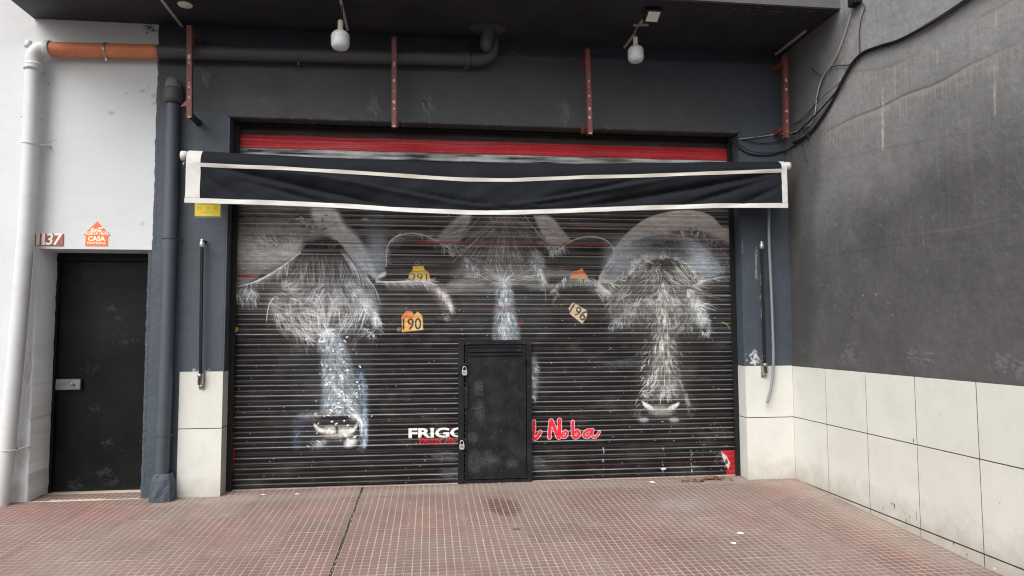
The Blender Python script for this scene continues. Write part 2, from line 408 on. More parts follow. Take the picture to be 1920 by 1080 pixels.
    for i in range(9):
        x = 262 + i * 22 + RNG.normal(0, 5); c.lines([smooth_path(q([(x, 215), (x + 6 + (345 - x) * -.1, 260), (x + (345 - x) * .1, 310)]))], g3(.6), .6, .8)
    def ring(n):
        a = RNG.uniform(-math.pi - .12, .12, n); r = np.sqrt(RNG.random(n))
        return (430 + (350 + r * np.cos(a) * 185) * k_, 380 + (465 + r * np.sin(a) * 170) * k_)
    fur(1300, ring, toward(358, 478, -.7, .14), 17, 1.0, .7)
    fur(170, ring, toward(358, 478, -.6, .08), 30, 1.3, .6, dark=.3)
    fur(240, un(170, 330, 330, 440), const(.45, .35), 12, 1.1, .6)
    # pale locks down the right side of the head
    for i in range(46):
        t = RNG.random(); x = 395 + 120 * t; y = 165 + 120 * t + RNG.normal(0, 8); L = RNG.uniform(40, 110)
        c.lines([smooth_path(q([(x, y), (x + L * .32, y + L * .42), (x + L * .52, y + L)]))], g3(.6, .4), .55 * RNG.random() + .2, .8)
    fur(420, al([(440, 290), (490, 350), (530, 400)], [22, 26, 22]), const(.9, .3), 9, 1.3, dark=.5)
    fur(160, al([(530, 395), (545, 430), (556, 470)], [10, 12, 5]), const(1.25, .3), 9, 1.3, base=.3, dark=.2)
    fur(60, ga(520, 490, 10, 16), lambda p: RNG.uniform(0, 6.3, len(p)), 5, 1, base=.6, dark=0, wd=1.1)
    c.path(q([(470, 420), (462, 470), (458, 510)]), g3(.4), .5, .8)
    fur(260, al([(150, 365), (180, 420), (240, 470), (300, 500)], [10, 16, 16, 12]), const(.75, .4), 12, .9, .5, base=.12)
    fur(200, al([(190, 300), (240, 330), (300, 345)], [14, 16, 14]), const(-.5, .4), 14, .9, .6, base=.08)
    fur(160, al([(400, 470), (440, 440), (470, 420)], [12, 16, 12]), const(2.6, .4), 12, .9, .6, base=.06)
    for i in range(80):                      # arching strands, fountain from the whorl
        sd_ = -1 if RNG.random() < .62 else 1; sp_ = RNG.uniform(.15, 1) * (170 if sd_ < 0 else 110); hh = RNG.uniform(90, 200) * (1 - .25 * abs(sp_) / 170)
        c.lines([smooth_path(q([(358 + sd_ * 4 + RNG.normal(0, 4), 470 - RNG.uniform(0, 60)), (358 + sd_ * sp_ * .3, 470 - hh * .66), (358 + sd_ * sp_ * .62, 470 - hh * .8), (358 + sd_ * sp_, 470 - hh * .55)]))], g3(.6, .3), RNG.uniform(.08, .38), RNG.uniform(.7, 1.0))
    # rims of the ears
    for k in range(3):
        c.path(q([(262, 182 + 2 * k), (205, 226 + 2 * k), (150, 262 + 3 * k), (95, 290 + 2 * k), (45, 306), (14, 312)]), g3(.7), .7 - .2 * k, 1.5)
        c.path(q([(540, 288 + 3 * k), (600, 292), (660, 288 + 2 * k), (720, 288 + 2 * k), (765, 305)]), g3(.75), .75 - .15 * k, 1.5)
        c.path(q([(162, 350 + k), (148, 372), (140, 405), (136, 440 + 2 * k)]), g3(.7), .65 - .2 * k, 1.0)
    c.path(q([(160, 352), (172, 346), (178, 356), (170, 366)]), g3(.6), .6, .9)
    fur(150, al([(14, 312), (95, 292), (190, 240), (250, 195)], [3, 5, 5, 5]), const(1.95, .3), 17, .6, .7, base=.2, dark=0)
    fur(170, un(16, 100, 315, 345), const(1.8, .6), 13, 1.1, 1.2, base=.15)
    fur(70, un(40, 100, 350, 370), const(1.6, .3), 12, .5, .5, base=.25, dark=0)
    fur(280, al([(560, 295), (640, 290), (720, 290), (790, 335), (820, 385)], [4, 6, 6, 9, 9]), lambda p: np.interp(p[:, 0], [700, 790, 848], [.5, .75, 1.1]) + RNG.normal(0, .2, len(p)), 12, .5, .3, tint=(1, .93, .92), base=.22, dark=.2)
    fur(220, al([(750, 305), (795, 350), (815, 395)], [5, 9, 7]), const(1.0, .25), 10, .5, .3, tint=(1, .85, .85), base=.45, dark=0)
    fur(60, ga(790, 425, 12, 8), const(-.6, .3), 7, .5, base=.15, dark=0)
    # bridge of the nose, flakes
    br = al([(358, 470), (375, 560), (400, 660), (420, 765)], [30, 44, 52, 58])
    fur(2400, br, lambda p: 1.42 + .0 * p[:, 0] + (p[:, 0] - (430 + np.interp(p[:, 1], [620, 770], [360, 420]) * k_)) * -.028 + RNG.normal(0, .16, len(p)), 6.5, .82, .15, tint=(.92, 1, 1.07))
    fur(60, ga(358, 478, 7, 7), lambda p: RNG.uniform(-.2, 3.3, len(p)), 22, .9, .2, base=.05, dark=0)
    fur(60, ga(358, 478, 6, 6), lambda p: RNG.uniform(-3.1, 3.1, len(p)), 12, .9, .2, base=.2, dark=0)
    fur(600, al([(475, 620), (492, 700), (494, 800), (490, 900)], [20, 18, 14, 12]), const(1.3, .35), 6, 1.0, tint=(.7, .92, 1.15))
    fur(140, al([(250, 790), (246, 850), (246, 900)], [14, 12, 10]), const(1.5, .3), 6, .9, tint=(.6, .8, 1.1))
    fur(330, al([(260, 790), (320, 775), (400, 772), (480, 785)], [8, 10, 8, 12]), const(.1, .5), 8, 1.0, .6)
    WH = (.80, .78, .74)
    B(385, 800, 60, 16, (.012, .012, .012), .9)
    for pl in ([(310, 812), (330, 828), (352, 834), (356, 842), (338, 846), (320, 836)], [(474, 798), (464, 822), (440, 838), (416, 836), (404, 846), (424, 856), (450, 848), (468, 830)]): G(pl, WH, .8, 2.0, tex=1.1, cell=(2.5, 3))
    B(392, 846, 50, 20, (.30, .28, .26), .9, 0, 1.0, (2.5, 3)); B(370, 838, 22, 12, (.55, .52, .49), .7, 0, .8, (2, 3)); B(432, 842, 26, 14, (.5, .48, .46), .7, 0, .8, (2, 3)); B(396, 836, 5, 16, (.012, .012, .012), .8)
    for i in range(26): c.lines([smooth_path(q([(455 + RNG.normal(0, 8), 775 + RNG.normal(0, 8)), (482 + RNG.normal(0, 5), 805), (490 + RNG.normal(0, 6), 850 + RNG.normal(0, 14))]))], g3(.6, .6), .2 + .5 * RNG.random(), 1.0)
    B(335, 888, 26, 12, (.2, .21, .23), .7, -.4, .8, (2.5, 3)); B(446, 884, 22, 12, (.7, .7, .69), .9, -.4, .6, (2.5, 3))
    fur(160, un(320, 470, 835, 880), lambda p: RNG.uniform(0, 6.3, len(p)), 4, 1.0)
    fur(60, ga(330, 892, 16, 5), const(-2.4, .5), 7, 1.0, base=.2, dark=0)
    for _ in range(85):                     # flaked bits of paint
        t = RNG.random() ** .8; x = RNG.normal(365 + 60 * t, 46); y = 475 + 400 * t; a = RNG.uniform(-1.2, 1.2); s_ = RNG.uniform(3, 8)
        G([(x - s_ * math.cos(a), y - s_ * math.sin(a)), (x + 2, y - 3), (x + s_ * math.cos(a), y + s_ * math.sin(a)), (x + 1, y + 3)], WH, .95, .5)
    # middle animal
    def fan(n):
        a = RNG.uniform(.12, 3.02, n); r = RNG.uniform(30, 185, n)
        return (430 + (1010 + r * np.cos(a) * 1.0) * k_, 380 + (62 + r * np.sin(a) * 1.0) * k_)
    fur(1100, fan, away(1010, 55, 0, .1), 15, .85, .3)
    fur(260, fan, away(1010, 55, 0, .06), 24, 1.15, .3, dark=.4, base=.05)
    fur(300, ga(1010, 72, 34, 10), lambda p: RNG.uniform(-3.1, 0, len(p)), 10, .9, .3, tint=(1, .85, .85))
    fur(300, un(860, 1160, 200, 290), toward(1010, 290, 0, .12), 16, .9, .3)
    fur(260, al([(858, 205), (890, 225), (920, 262)], [14, 16, 10]), const(1.2, .4), 9, 1.2, .5, base=.1)
    fur(420, al([(1120, 180), (1140, 230), (1158, 290)], [12, 16, 8]), const(1.3, .35), 9, 1.3, .4, base=.1)
    c.path(q([(1150, 280), (1162, 320), (1166, 370)]), g3(.5), .5, .9)
    for k in range(3):
        c.path(q([(577, 235), (580 + 2 * k, 165), (610, 127 + k), (668, 112 + k), (735, 125 + 2 * k), (795, 165)]), g3(.6), .6 - .17 * k, 1.5)
        c.path(q([(1205, 180), (1262, 140 + k), (1325, 124 + 2 * k), (1385, 137 + k), (1417 - k, 172), (1412, 205)]), g3(.6), .6 - .17 * k, 1.5)
        c.path(q([(800, 160), (850, 130 + 3 * k), (885, 92 + 3 * k), (925, 52)]), g3(.45), .5 - .15 * k, .9)
        c.path(q([(1088, 48), (1122, 92 + 3 * k), (1160, 135 + 3 * k), (1225, 165)]), g3(.45), .5 - .15 * k, .9)
    fur(220, al([(578, 235), (582, 165), (612, 128), (670, 113), (740, 126)], [4, 5, 5, 5, 5]), const(.2, .8), 7, .5, .4, base=.25, dark=0)
    fur(200, al([(720, 122), (770, 150), (810, 175), (850, 160)], [5, 9, 14, 14]), const(.9, .5), 10, .8, .5, base=.2, dark=.3)
    fur(200, al([(1170, 150), (1200, 175), (1240, 160)], [14, 12, 8]), const(1.5, .5), 11, .8, .5, base=.2, dark=.3)
    fur(120, al([(1385, 138), (1417, 175), (1412, 210), (1380, 260)], [4, 6, 8, 10]), const(2.2, .6), 8, .5, base=.3, dark=0)
    bm = al([(1010, 290), (1015, 380), (1022, 500)], [16, 27, 36])
    fur(1500, bm, lambda p: 1.55 - (p[:, 0] - (430 + 1015 * k_)) * .03 + RNG.normal(0, .16, len(p)), 6.5, 1.2, .15, tint=(.95, 1, 1.05))
    fur(200, ga(1010, 292, 6, 6), lambda p: RNG.uniform(-3.1, 3.1, len(p)), 20, 1.1, .2, base=.1, dark=0)
    fur(260, al([(1112, 570), (1120, 640), (1112, 720)], [14, 16, 16]), const(1.2, .4), 9, 1.1, .3, tint=(.92, 1, 1.06))
    # right animal
    fur(1400, al([(1390, 260), (1450, 170), (1560, 125), (1680, 130), (1780, 210), (1815, 275)], [22, 30, 26, 26, 34, 24]), lambda p: np.interp(p[:, 0], [1130, 1240, 1370], [-.9, .1, 1.0]) + RNG.normal(0, .4, len(p)), 7, .4, dark=.3, tint=(.9, 1, 1.06))
    fur(900, un(1420, 1800, 170, 290), const(.6, .6), 7, .35, dark=.3, tint=(.9, 1, 1.06))
    for k in range(2):
        c.path(q([(1372, 260), (1410, 190), (1445, 138), (1502, 82 + k), (1572, 46 + k), (1682, 28 + k), (1766, 46 + k), (1815, 92)]), g3(.4), .4 - .15 * k, .9)
        c.path(q([(1400, 215), (1470, 150 + k), (1560, 118 + k), (1662, 122 + k), (1742, 166 + k), (1797, 226), (1822, 285)]), g3(.5, .6), .35 - .1 * k, 1.0)
    WT = (.78, .77, .72)
    def top(n):
        a = RNG.uniform(-math.pi - .1, .1, n); r = np.sqrt(RNG.random(n))
        return (430 + (1580 + r * np.cos(a) * 185) * k_, 380 + (370 + r * np.sin(a) * 160) * k_)
    def dn(p):
        x = (p[:, 0] - 430) / k_; return np.where(x < 1590, 2.15 + (1590 - x) * -.0025 + .35, .95 - (x - 1590) * .0035 - .15) + RNG.normal(0, .2, len(p))
    fur(1100, top, dn, 12, 1.15, 1.2, tint=(1, 1, .95))
    fur(260, top, dn, 20, 1.5, 1.4, dark=.3, tint=(1, 1, .95))
    fur(360, al([(1405, 310), (1465, 262), (1530, 218), (1600, 202), (1665, 218), (1712, 262), (1742, 300)], [6, 7, 6, 6, 8, 8, 6]), lambda p: np.interp(p[:, 0], [1150, 1240, 1315], [-.6, 0, .9]) + RNG.normal(0, .45, len(p)), 9, .6, .8, base=.5, dark=.3, tint=(1, 1, .95))
    fur(260, al([(1480, 235), (1550, 205), (1620, 200)], [6, 8, 6]), const(-1.6, .5), 9, .9, .3, base=.15, dark=0)
    for i in range(34):
        x = RNG.uniform(1605, 1700); y = RNG.uniform(215, 262)
        c.lines([smooth_path(q([(x, y), (x + 14, y + 10), (x + 24, y + 30), (x + 42, y + 42), (x + 50, y + 62)]))], WT, .35 + .35 * RNG.random(), .85)
    for i in range(14):
        x = RNG.uniform(1535, 1590); y = RNG.uniform(222, 250)
        c.lines([smooth_path(q([(x, y), (x - 8, y + 18), (x + 2, y + 40), (x - 5, y + 70)]))], WT, .3 + .3 * RNG.random(), .8)
    fur(300, al([(1190, 320), (1235, 284), (1300, 274), (1350, 292), (1400, 325)], [5, 8, 9, 12, 16]), lambda p: np.interp(p[:, 0], [1035, 1080, 1140], [2.2, 1.6, .9]) + RNG.normal(0, .3, len(p)), 10, .6, .5, base=.3, dark=.3)
    fur(90, ga(1198, 325, 8, 16), const(1.3, .5), 8, .6, tint=(1, .75, .75), base=.25, dark=0)
    fur(360, al([(1350, 310), (1400, 330), (1450, 330)], [14, 22, 24]), const(.9, .5), 11, 1.0, .6, base=.12, dark=.5, tint=(1, 1, .95))
    for k in range(3): c.path(q([(1708, 306 + k), (1745, 288), (1790, 277 + 2 * k), (1846, 271)]), WT, .6 - .17 * k, 1.0)
    fur(130, al([(1712, 300), (1760, 282), (1840, 274)], [5, 6, 5]), const(.1, .4), 9, .6, .3, base=.3, dark=0)
    fur(340, al([(1500, 380), (1450, 410), (1408, 460)], [20, 22, 10]), const(1.9, .5), 9, 1.1, .4, base=.06)
    fur(40, ga(1408, 456, 4, 8), const(1.8, .3), 7, 1, base=.6, dark=0); fur(16, ga(1482, 465, 4, 6), const(1.1, .3), 7, 1, base=.6, dark=0)
    fur(620, al([(1685, 320), (1720, 385), (1758, 440), (1765, 470)], [16, 20, 14, 8]), const(1.1, .35), 8.5, 1.3, .4, base=.1)
    fur(40, ga(1740, 478, 14, 6), const(1.4, .3), 8, 1, base=.4, dark=0)
    for pas, (n, L, gn) in enumerate(((1500, 9, 1.25), (420, 11, 1.7))):
        bq = al([(1602, 290), (1600, 400), (1597, 500), (1600, 620), (1604, 715)], [26, 30, 34, 42, 60])
        fur(n, bq, lambda p: 1.57 - (p[:, 0] - (430 + 1600 * k_)) * .026 + RNG.normal(0, .24, len(p)), L, gn, .5, tint=(1, 1, .94), dark=.95 if pas == 0 else .4)
    fur(90, ga(1535, 640, 16, 60), const(2.1, .25), 8, .6, base=.4, dark=0)
    fur(240, al([(1510, 715), (1600, 700), (1680, 712)], [12, 16, 12]), const(.1, .6), 8, .9, .5, base=.05)
    for pl in ([(1518, 730), (1530, 735), (1556, 750), (1566, 760), (1548, 762), (1528, 750)], [(1610, 762), (1625, 748), (1640, 742), (1656, 734), (1652, 748), (1632, 762)]): G(pl, (.72, .70, .66), .8, 1.8, tex=1.0, cell=(2.5, 3))
    B(1590, 765, 44, 16, (.26, .25, .23), .8, 0, .95, (2, 2.5)); fur(120, un(1540, 1640, 745, 778), lambda p: RNG.uniform(0, 6.3, len(p)), 4, 1.0)
    B(1526, 800, 18, 8, g3(.24, .5), .85, 0, .7, (2, 3)); B(1638, 800, 18, 8, g3(.26, .5), .85, 0, .7, (2, 3))
    fur(90, al([(1680, 700), (1695, 780)], [8, 10]), const(1.3, .3), 8, .9, base=.12, dark=0); fur(30, un(1495, 1520, 740, 790), const(2.0, .4), 9, .9, base=.2, dark=0)
    fur(420, un(225, 330, 440, 540), const(1.25, .3), 11, .8, .5, dark=.2); fur(260, un(400, 480, 440, 540), const(1.8, .3), 10, .8, .5, dark=.2)
    fur(500, un(1440, 1560, 350, 450), const(1.1, .4), 11, 1.0, .6, dark=.4, tint=(1, 1, .95)); fur(420, un(1640, 1710, 350, 470), const(2.0, .4), 11, 1.0, .6, dark=.4, tint=(1, 1, .95))
    fur(500, un(1535, 1670, 450, 680), lambda p: 1.57 - (p[:, 0] - (430 + 1600 * k_)) * .02 + RNG.normal(0, .3, len(p)), 9, .7, .4, dark=.1, tint=(1, 1, .95))
    for x_, y_, rx_, ry_, a_ in ((215, 505, 56, 34, .62), (462, 512, 44, 34, .55), (345, 225, 90, 50, .35), (1478, 478, 40, 24, .45), (1690, 500, 36, 26, .5), (1010, 130, 70, 30, .25), (900, 330, 40, 50, .3), (345, 162, 52, 22, .85), (1600, 232, 60, 16, .5), (520, 330, 20, 30, .0)):
        B(x_, y_, rx_, ry_, (.014, .013, .013), a_, 0, .3)
    HF = 1.0
    c.img = np.minimum(c.img * (1 + .5 * np.clip((c.img.mean(2, keepdims=True) - .02) * 12, 0, 1)), .86)
    G = lambda *a, **k: c.poly(*a, **k)
    # ear tags
    G([(774, 499), (794, 499), (796, 506), (804, 510), (807, 527), (790, 524), (766, 522), (768, 512), (774, 507)], (.72, .47, .04), .95, .8)
    G([(768, 512), (790, 510), (806, 522), (806, 527), (766, 522)], (.78, .62, .22), .6, 1.2)
    paint_text(c, "291", [(769, 512), (801, 513), (801, 529), (769, 528)], (.02, .02, .02), .95, offset=.0)
    c.path([(778, 494), (782, 490), (786, 494), (782, 497), (778, 494)], (.7, .6, .4), .8, .9)
    h = hair(50, lambda n: np.stack([RNG.uniform(760, 812, n), 526 + RNG.normal(0, 2, n)], 1), const(.25, .3), 14); c.lines(h, (.7, .68, .68), .8, .9)
    G([(753, 594), (762, 583), (772, 584), (776, 591), (783, 584), (792, 593), (793, 618), (754, 623)], (.75, .40, .11), .95, .8)
    G([(754, 592), (765, 583), (776, 590), (775, 596), (754, 598)], (.72, .16, .04), .9, 1.2)
    G([(774, 600), (792, 598), (793, 618), (774, 620)], (.8, .6, .32), .6, 1.6)
    paint_text(c, "190", [(755, 597), (790, 596), (790, 618), (755, 619)], (.015, .012, .01), .97, offset=.01)
    c.ell(748, 618, 4, 4, (.25, .2, .1), .7, 1.5)
    G([(1069, 521), (1072, 510), (1086, 506), (1092, 502), (1094, 508), (1102, 518), (1101, 523)], (.74, .22, .06), .95, .8)
    G([(1070, 516), (1096, 514), (1101, 523), (1069, 522)], (.75, .45, .26), .7, 1.5)
    G([(1066, 578), (1074, 567), (1100, 582), (1101, 592), (1092, 607), (1070, 590)], (.66, .52, .34), .95, .8)
    paint_text(c, "196", [(1076, 569), (1103, 585), (1094, 604), (1067, 584)], (.02, .015, .01), .95, offset=.01)
    c.path([(1080, 606), (1077, 613)], (.5, .45, .4), .7, .8)
    G([(438, 613), (446, 613), (446, 621), (440, 624), (437, 622)], (.72, .5, .06), .95, .8)
    c.path([(1353, 604), (1360, 606), (1366, 612), (1368, 618)], (.6, .33, .08), .9, 1.6)
    # horizontal brushed streaks over the upper part
    rowa = vnoise(H, 2, 5, 2, octaves=3)[:, :1]
    hi = np.clip((zz - 1.3) / .5, 0, 1)[:, None]
    st_ = np.clip((rowa - .45) * 5, 0, 1) * vnoise(H, W, 8, 260, octaves=2)
    c.comp(st_ * hi * .62, (.24, .225, .22))
    dk = np.clip((vnoise(H, 2, 4, 2, octaves=2)[:, :1] - .6) * 5, 0, 1) * vnoise(H, W, 8, 200, octaves=2)
    c.comp(dk * hi * .75, (.015, .015, .015))
    # worn ribs of the slats: pale and reddish lines
    for i in range(40):
        zb = -0.045 + .012 + i * PITCH_S
        for off, wgt in ((.0305, 1.0), (.0735, .62), (.0575, .16)):
            z = zb + off
            v = (z - c.vlo) / c.res
            if v < 4 or v > H - 5: continue
            red = RNG.random() < (.12 if z < 1.3 else .05)
            th = 1.25 if wgt > .9 else .95
            yy = int(v); rows = np.arange(yy - 3, yy + 5)
            m = np.exp(-((rows[:, None] + .5 - v - .9 * (vnoise(1, W, 2, 120) - .5)) / th) ** 2)
            a = wgt * (.3 + .6 * vnoise(1, W, 2, 90, octaves=3)) * (.55 + .5 * RNG.random())
            c.comp(m * a, (.56, .535, .525) if not red else (.36, .14, .155), 0, yy - 3)
            if wgt > .3 and RNG.random() < .2:
                mm = np.exp(-((rows[:, None] + .5 - v + 2.0) / .9) ** 2) * np.clip(vnoise(1, W, 2, 150, octaves=2) - .45, 0, 1) * 1.5
                c.comp(mm, (.33, .03, .04), 0, yy - 3)
    def redline(x0, x1, y, dy, th=2.0, a=.95):
        G([(x0, y - th * .3), (x0 + 8, y - th), (x1 - 20, y + dy - th * .6), (x1, y + dy), (x1 - 10, y + dy + th * .6), (x0 + 10, y + th)], (.38, .018, .03), a, .8)
    redline(440, 490, 517, 2, 3.2); redline(440, 456, 500, 0, 2, .7)
    redline(770, 900, 455, 1, 1.5); redline(900, 1050, 456, 2, 1.2, .7); redline(1050, 1155, 458, 1, 1.5, .8); redline(1230, 1300, 441, 2, 1.4, .7)
    redline(1075, 1110, 425, 1, 2, .6); redline(1120, 1160, 441, 1, 1.5, .7); redline(1250, 1290, 473, 1, 1.4, .4); redline(680, 720, 453, 0, 1.2, .4)
    # red upper slats, brown above, chipped white below
    zr0, zr1 = 2.915, 3.03
    c.comp(np.clip((zz - zr1) / .008, 0, 1)[:, None] * np.ones((1, W)), (.028, .018, .016))
    m = (np.clip((zz - zr1 - .004) / .006, 0, 1) * np.clip((zr1 + .05 - zz) / .01, 0, 1))[:, None] * vnoise(H, W, 9, 200, octaves=2) * np.clip(1.1 - np.abs(np.linspace(-1, 1, W))[None] * .9, 0, 1)
    c.comp(m, (.12, .085, .07))  # slat reflection painted in as a brownish band, strongest mid-width
    m = (np.clip((zz - zr0) / .004, 0, 1) * np.clip((zr1 - zz) / .004, 0, 1))[:, None] * np.ones((1, W))
    c.comp(m, (.50, .022, .032))
    c.comp(m * np.clip(vnoise(H, W, 3, 200, octaves=2) - .45, 0, 1) * .9 * np.linspace(1.5, .2, W)[None], (.62, .28, .28))
    m = (np.clip((zz - 2.84) / .01, 0, 1) * np.clip((zr0 - zz) / .004, 0, 1))[:, None] * np.clip(vnoise(H, W, 8, 90, octaves=3) * 1.9 - .45, 0, 1)
    c.comp(m, (.55, .56, .56))
    # lettering
    paint_text(c, "FRIGO", [(766, 803), (875, 801), (875, 820), (766, 822)], (.82, .82, .81), .96, offset=.035, clip=(862, 810))
    paint_text(c, "Ventas Por", [(788, 818), (862, 819), (856, 833), (784, 834)], (.62, .025, .035), .95, shear=.35, offset=.008)
    def brush(paths, wds, col, grow=0):
        for p, w_ in zip(paths, wds):
            qq = c.P(smooth_path(p) if len(p) > 2 else np.array(p, float)); r_ = (w_ + grow) * .5 / .58
            x0, y0 = (qq.min(0) - r_ - 4).astype(int); x1, y1 = (qq.max(0) + r_ + 4).astype(int)
            X, Y = np.meshgrid(np.arange(x0, x1) + .5, np.arange(y0, y1) + .5); D = np.full(X.shape, 1e9)
            for i in range(len(qq) - 1):
                a_, b_ = qq[i], qq[i + 1]; d_ = b_ - a_; t_ = np.clip(((X - a_[0]) * d_[0] + (Y - a_[1]) * d_[1]) / (d_ @ d_ + 1e-9), 0, 1)
                D = np.minimum(D, np.hypot(X - a_[0] - t_ * d_[0], Y - a_[1] - t_ * d_[1]))
            c.comp(np.clip(r_ - D + .5, 0, 1), col, x0, y0)
    L = [[(1001, 790), (1001, 806), (999, 819), (1004, 822), (1010, 816), (1013, 810)],
         [(1030, 820), (1031, 805), (1033, 789)], [(1034, 789), (1040, 803), (1046, 819)], [(1048, 820), (1049, 803), (1049, 788)],
         [(1060, 809), (1055, 812), (1053, 817), (1057, 820), (1062, 817), (1063, 811), (1060, 808)],
         [(1074, 791), (1074, 805), (1075, 817), (1080, 820), (1086, 815), (1083, 808), (1077, 811)],
         [(1109, 807), (1102, 807), (1096, 812), (1096, 818), (1103, 819), (1108, 812), (1111, 806)], [(1111, 806), (1110, 815), (1114, 820), (1120, 816), (1124, 810)]]
    Wd = [6.5, 7, 7, 8, 4.4, 6.2, 5.6, 4.2]
    brush(L, Wd, (.72, .62, .62), 2.2); brush(L, Wd, (.68, .03, .055))
    # exposed red corner with torn film, scratches and chalky scuffs
    G([(1352, 845), (1378, 844), (1381, 897), (1360, 897), (1364, 876), (1356, 862)], (.45, .02, .025), .97, 1)
    G([(1352, 846), (1362, 855), (1369, 868), (1366, 880), (1360, 870), (1355, 858)], (.62, .6, .58), .9, .8)
    c.ell(1362, 866, 3, 5, (.02, .02, .02), .9, 1)
    for _ in range(60):
        x = RNG.uniform(1295, 1365); y = RNG.uniform(790, 880); c.ell(x, y, 1.0, .8, (.6, .6, .6), .5 * RNG.random(), .6)
    for x0 in (1132, 1244, 1296):
        for _ in range(14): c.ell(x0 + RNG.normal(0, 1.2), RNG.uniform(840, 895), .7, 2.0, (.6, .62, .62), .7 * RNG.random(), .6)
    c.ell(1244, 879, 5, 1.8, (.8, .8, .8), .9, .8)
    for cx, cy, rx, ry in ((835, 855, 26, 8), (845, 888, 20, 9), (1004, 868, 14, 10), (1165, 680, 36, 5)):
        m0 = hair(60, lambda n: np.stack([RNG.normal(cx, rx * .6, n), RNG.normal(cy, ry * .6, n)], 1), lambda p: RNG.normal(.2, .5, len(p)), 10)
        c.lines(m0, (.28, .3, .31), .4, .8)
        c.ell(cx, cy, rx, ry, (.06, .065, .07), .6, 5, tex=.8, cell=(5, 5))
    for _ in range(460):
        x = RNG.uniform(440, 1370); y = RNG.uniform(400, 905)
        c.ell(x, y, .5 + 1.0 * RNG.random(), .5 + .4 * RNG.random(), (.6, .6, .6), .75 * RNG.random(), .6)
    for _ in range(46):
        y = RNG.uniform(690, 905); c.ell(437 + RNG.normal(0, 1), y, 1.4, 4 * RNG.random() + 1, (.38, .03, .03), .8, .8)
    # chalky dust over the black
    c.comp(np.clip(vnoise(H, W, 40, 60, octaves=4) - .5, 0, 1) * .22, (.3, .3, .3))
    c.img *= (.8 + .4 * vnoise(H, W, 5, 14, octaves=3))[..., None]
WF = 1.0
mk_mural(mural)
WF = 1.0
HF = 1.0

# ---- paint and wear of the front wall
def conv_f(p):
    w = atv(p, 1, 0.0); return w[:, [0, 2]]
front = Canvas(conv_f, -4.3, 3.3, -0.1, 4.0, 0.004, (.051, .065, .083))
def mk_front(c):
    H, W = c.h, c.w
    GREY = (.0475, .0495, .053)
    # charcoal field over the lintel, the rest slate blue
    c.poly([(303, 84), (303, 200), (360, 205), (400, 212), (432, 214), (432, 260), (1390, 260), (1390, 230), (1340, 160), (1290, 140), (1180, 120), (930, 108), (600, 96)], GREY, 1, 2, tex=.12)
    c.poly([(930, 108), (1480, 90), (1480, 250), (1390, 250), (1330, 190), (1120, 160)], (.036, .042, .058), .7, 24)
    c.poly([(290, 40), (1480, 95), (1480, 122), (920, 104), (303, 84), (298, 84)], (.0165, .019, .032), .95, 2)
    c.poly([(1470, 100), (1482, 100), (1492, 690), (1476, 690)], GREY, .5, 3)
    c.poly([(298, 84), (306, 84), (306, 200), (300, 200)], (.05, .052, .054), .9, 2)
    n = vnoise(H, W, 90, 90, octaves=4)
    c.img *= (.82 + .36 * n)[..., None]
    for _ in range(60):
        x = RNG.uniform(320, 1300); y = RNG.uniform(130, 238)
        c.ell(x, y, 2 + 7 * RNG.random(), 1.5 + 4 * RNG.random(), (.13, .13, .125), .28 * RNG.random(), 2.5, tex=.6, cell=(4, 4))
    for q in (((700, 190), 16), ((385, 140), 10), ((1060, 205), 12), ((800, 195), 5)):
        (x, y), n_ = q
        c.lines(hair(n_ * 3, lambda n: np.stack([RNG.normal(x, 5, n), RNG.normal(y, 9, n)], 1), lambda p: RNG.normal(1.2, .3, len(p)), 10), (.2, .2, .19), .5, 1.0)
    for _ in range(110):                      # chips along the lintel and small nail marks
        x = RNG.uniform(430, 1385); y = 218 + (x - 430) * .0335 - abs(RNG.normal(0, 1.2))
        c.ell(x, y, 1.5 * RNG.random() + .6, .8, (.3, .3, .29), .6 * RNG.random(), .6)
    for _ in range(90):
        x = RNG.uniform(305, 1470); y = RNG.uniform(60, 690)
        c.ell(x, y, .8, .8, (.4, .4, .4), .6 * RNG.random(), .5)
    for x, y in ((796, 193), (1106, 250)):
        c.ell(x, y, 4, 5, (.012, .012, .012), .9, 1); c.ell(x - 2, y + 2, 2, 2, (.3, .3, .3), .8, 1)
    # right pillar scratches
    for x0, y0, y1 in ((1391, 448, 470), (1393, 660, 684), (1415, 655, 682), (1418, 460, 520), (1428, 456, 600)):
        c.lines(hair(26, lambda n: np.stack([RNG.normal(x0, 2.2 if y0 > 650 else .7, n), RNG.uniform(y0, y1, n)], 1), lambda p: RNG.normal(1.6, .2, len(p)), 7), (.5, .52, .53), .7, .9)
    for _ in range(46):
        c.ell(RNG.normal(1416, 7), RNG.normal(672, 7), 1.3, 1.8, (.6, .62, .62), .8, .6)
        c.ell(RNG.normal(374, 9), RNG.normal(698, 2.5), 1.3, 1.2, (.5, .52, .53), .7, .6)
    # left slate wall: chips along the edge and drips near the pipe clamp
    for _ in range(26):
        y = RNG.uniform(450, 930); x = np.interp(y, [470, 935], [289, 275]) + RNG.normal(3, 6)
        c.ell(x, y, 1 + RNG.random(), 1 + RNG.random(), (.1, .115, .135), .6, .8)
    c.lines(hair(40, lambda n: np.stack([RNG.uniform(330, 372, n), RNG.normal(628, 1, n)], 1), lambda p: RNG.normal(0, .05, len(p)), 14), (.075, .09, .105), .6, 1)
mk_front(front)

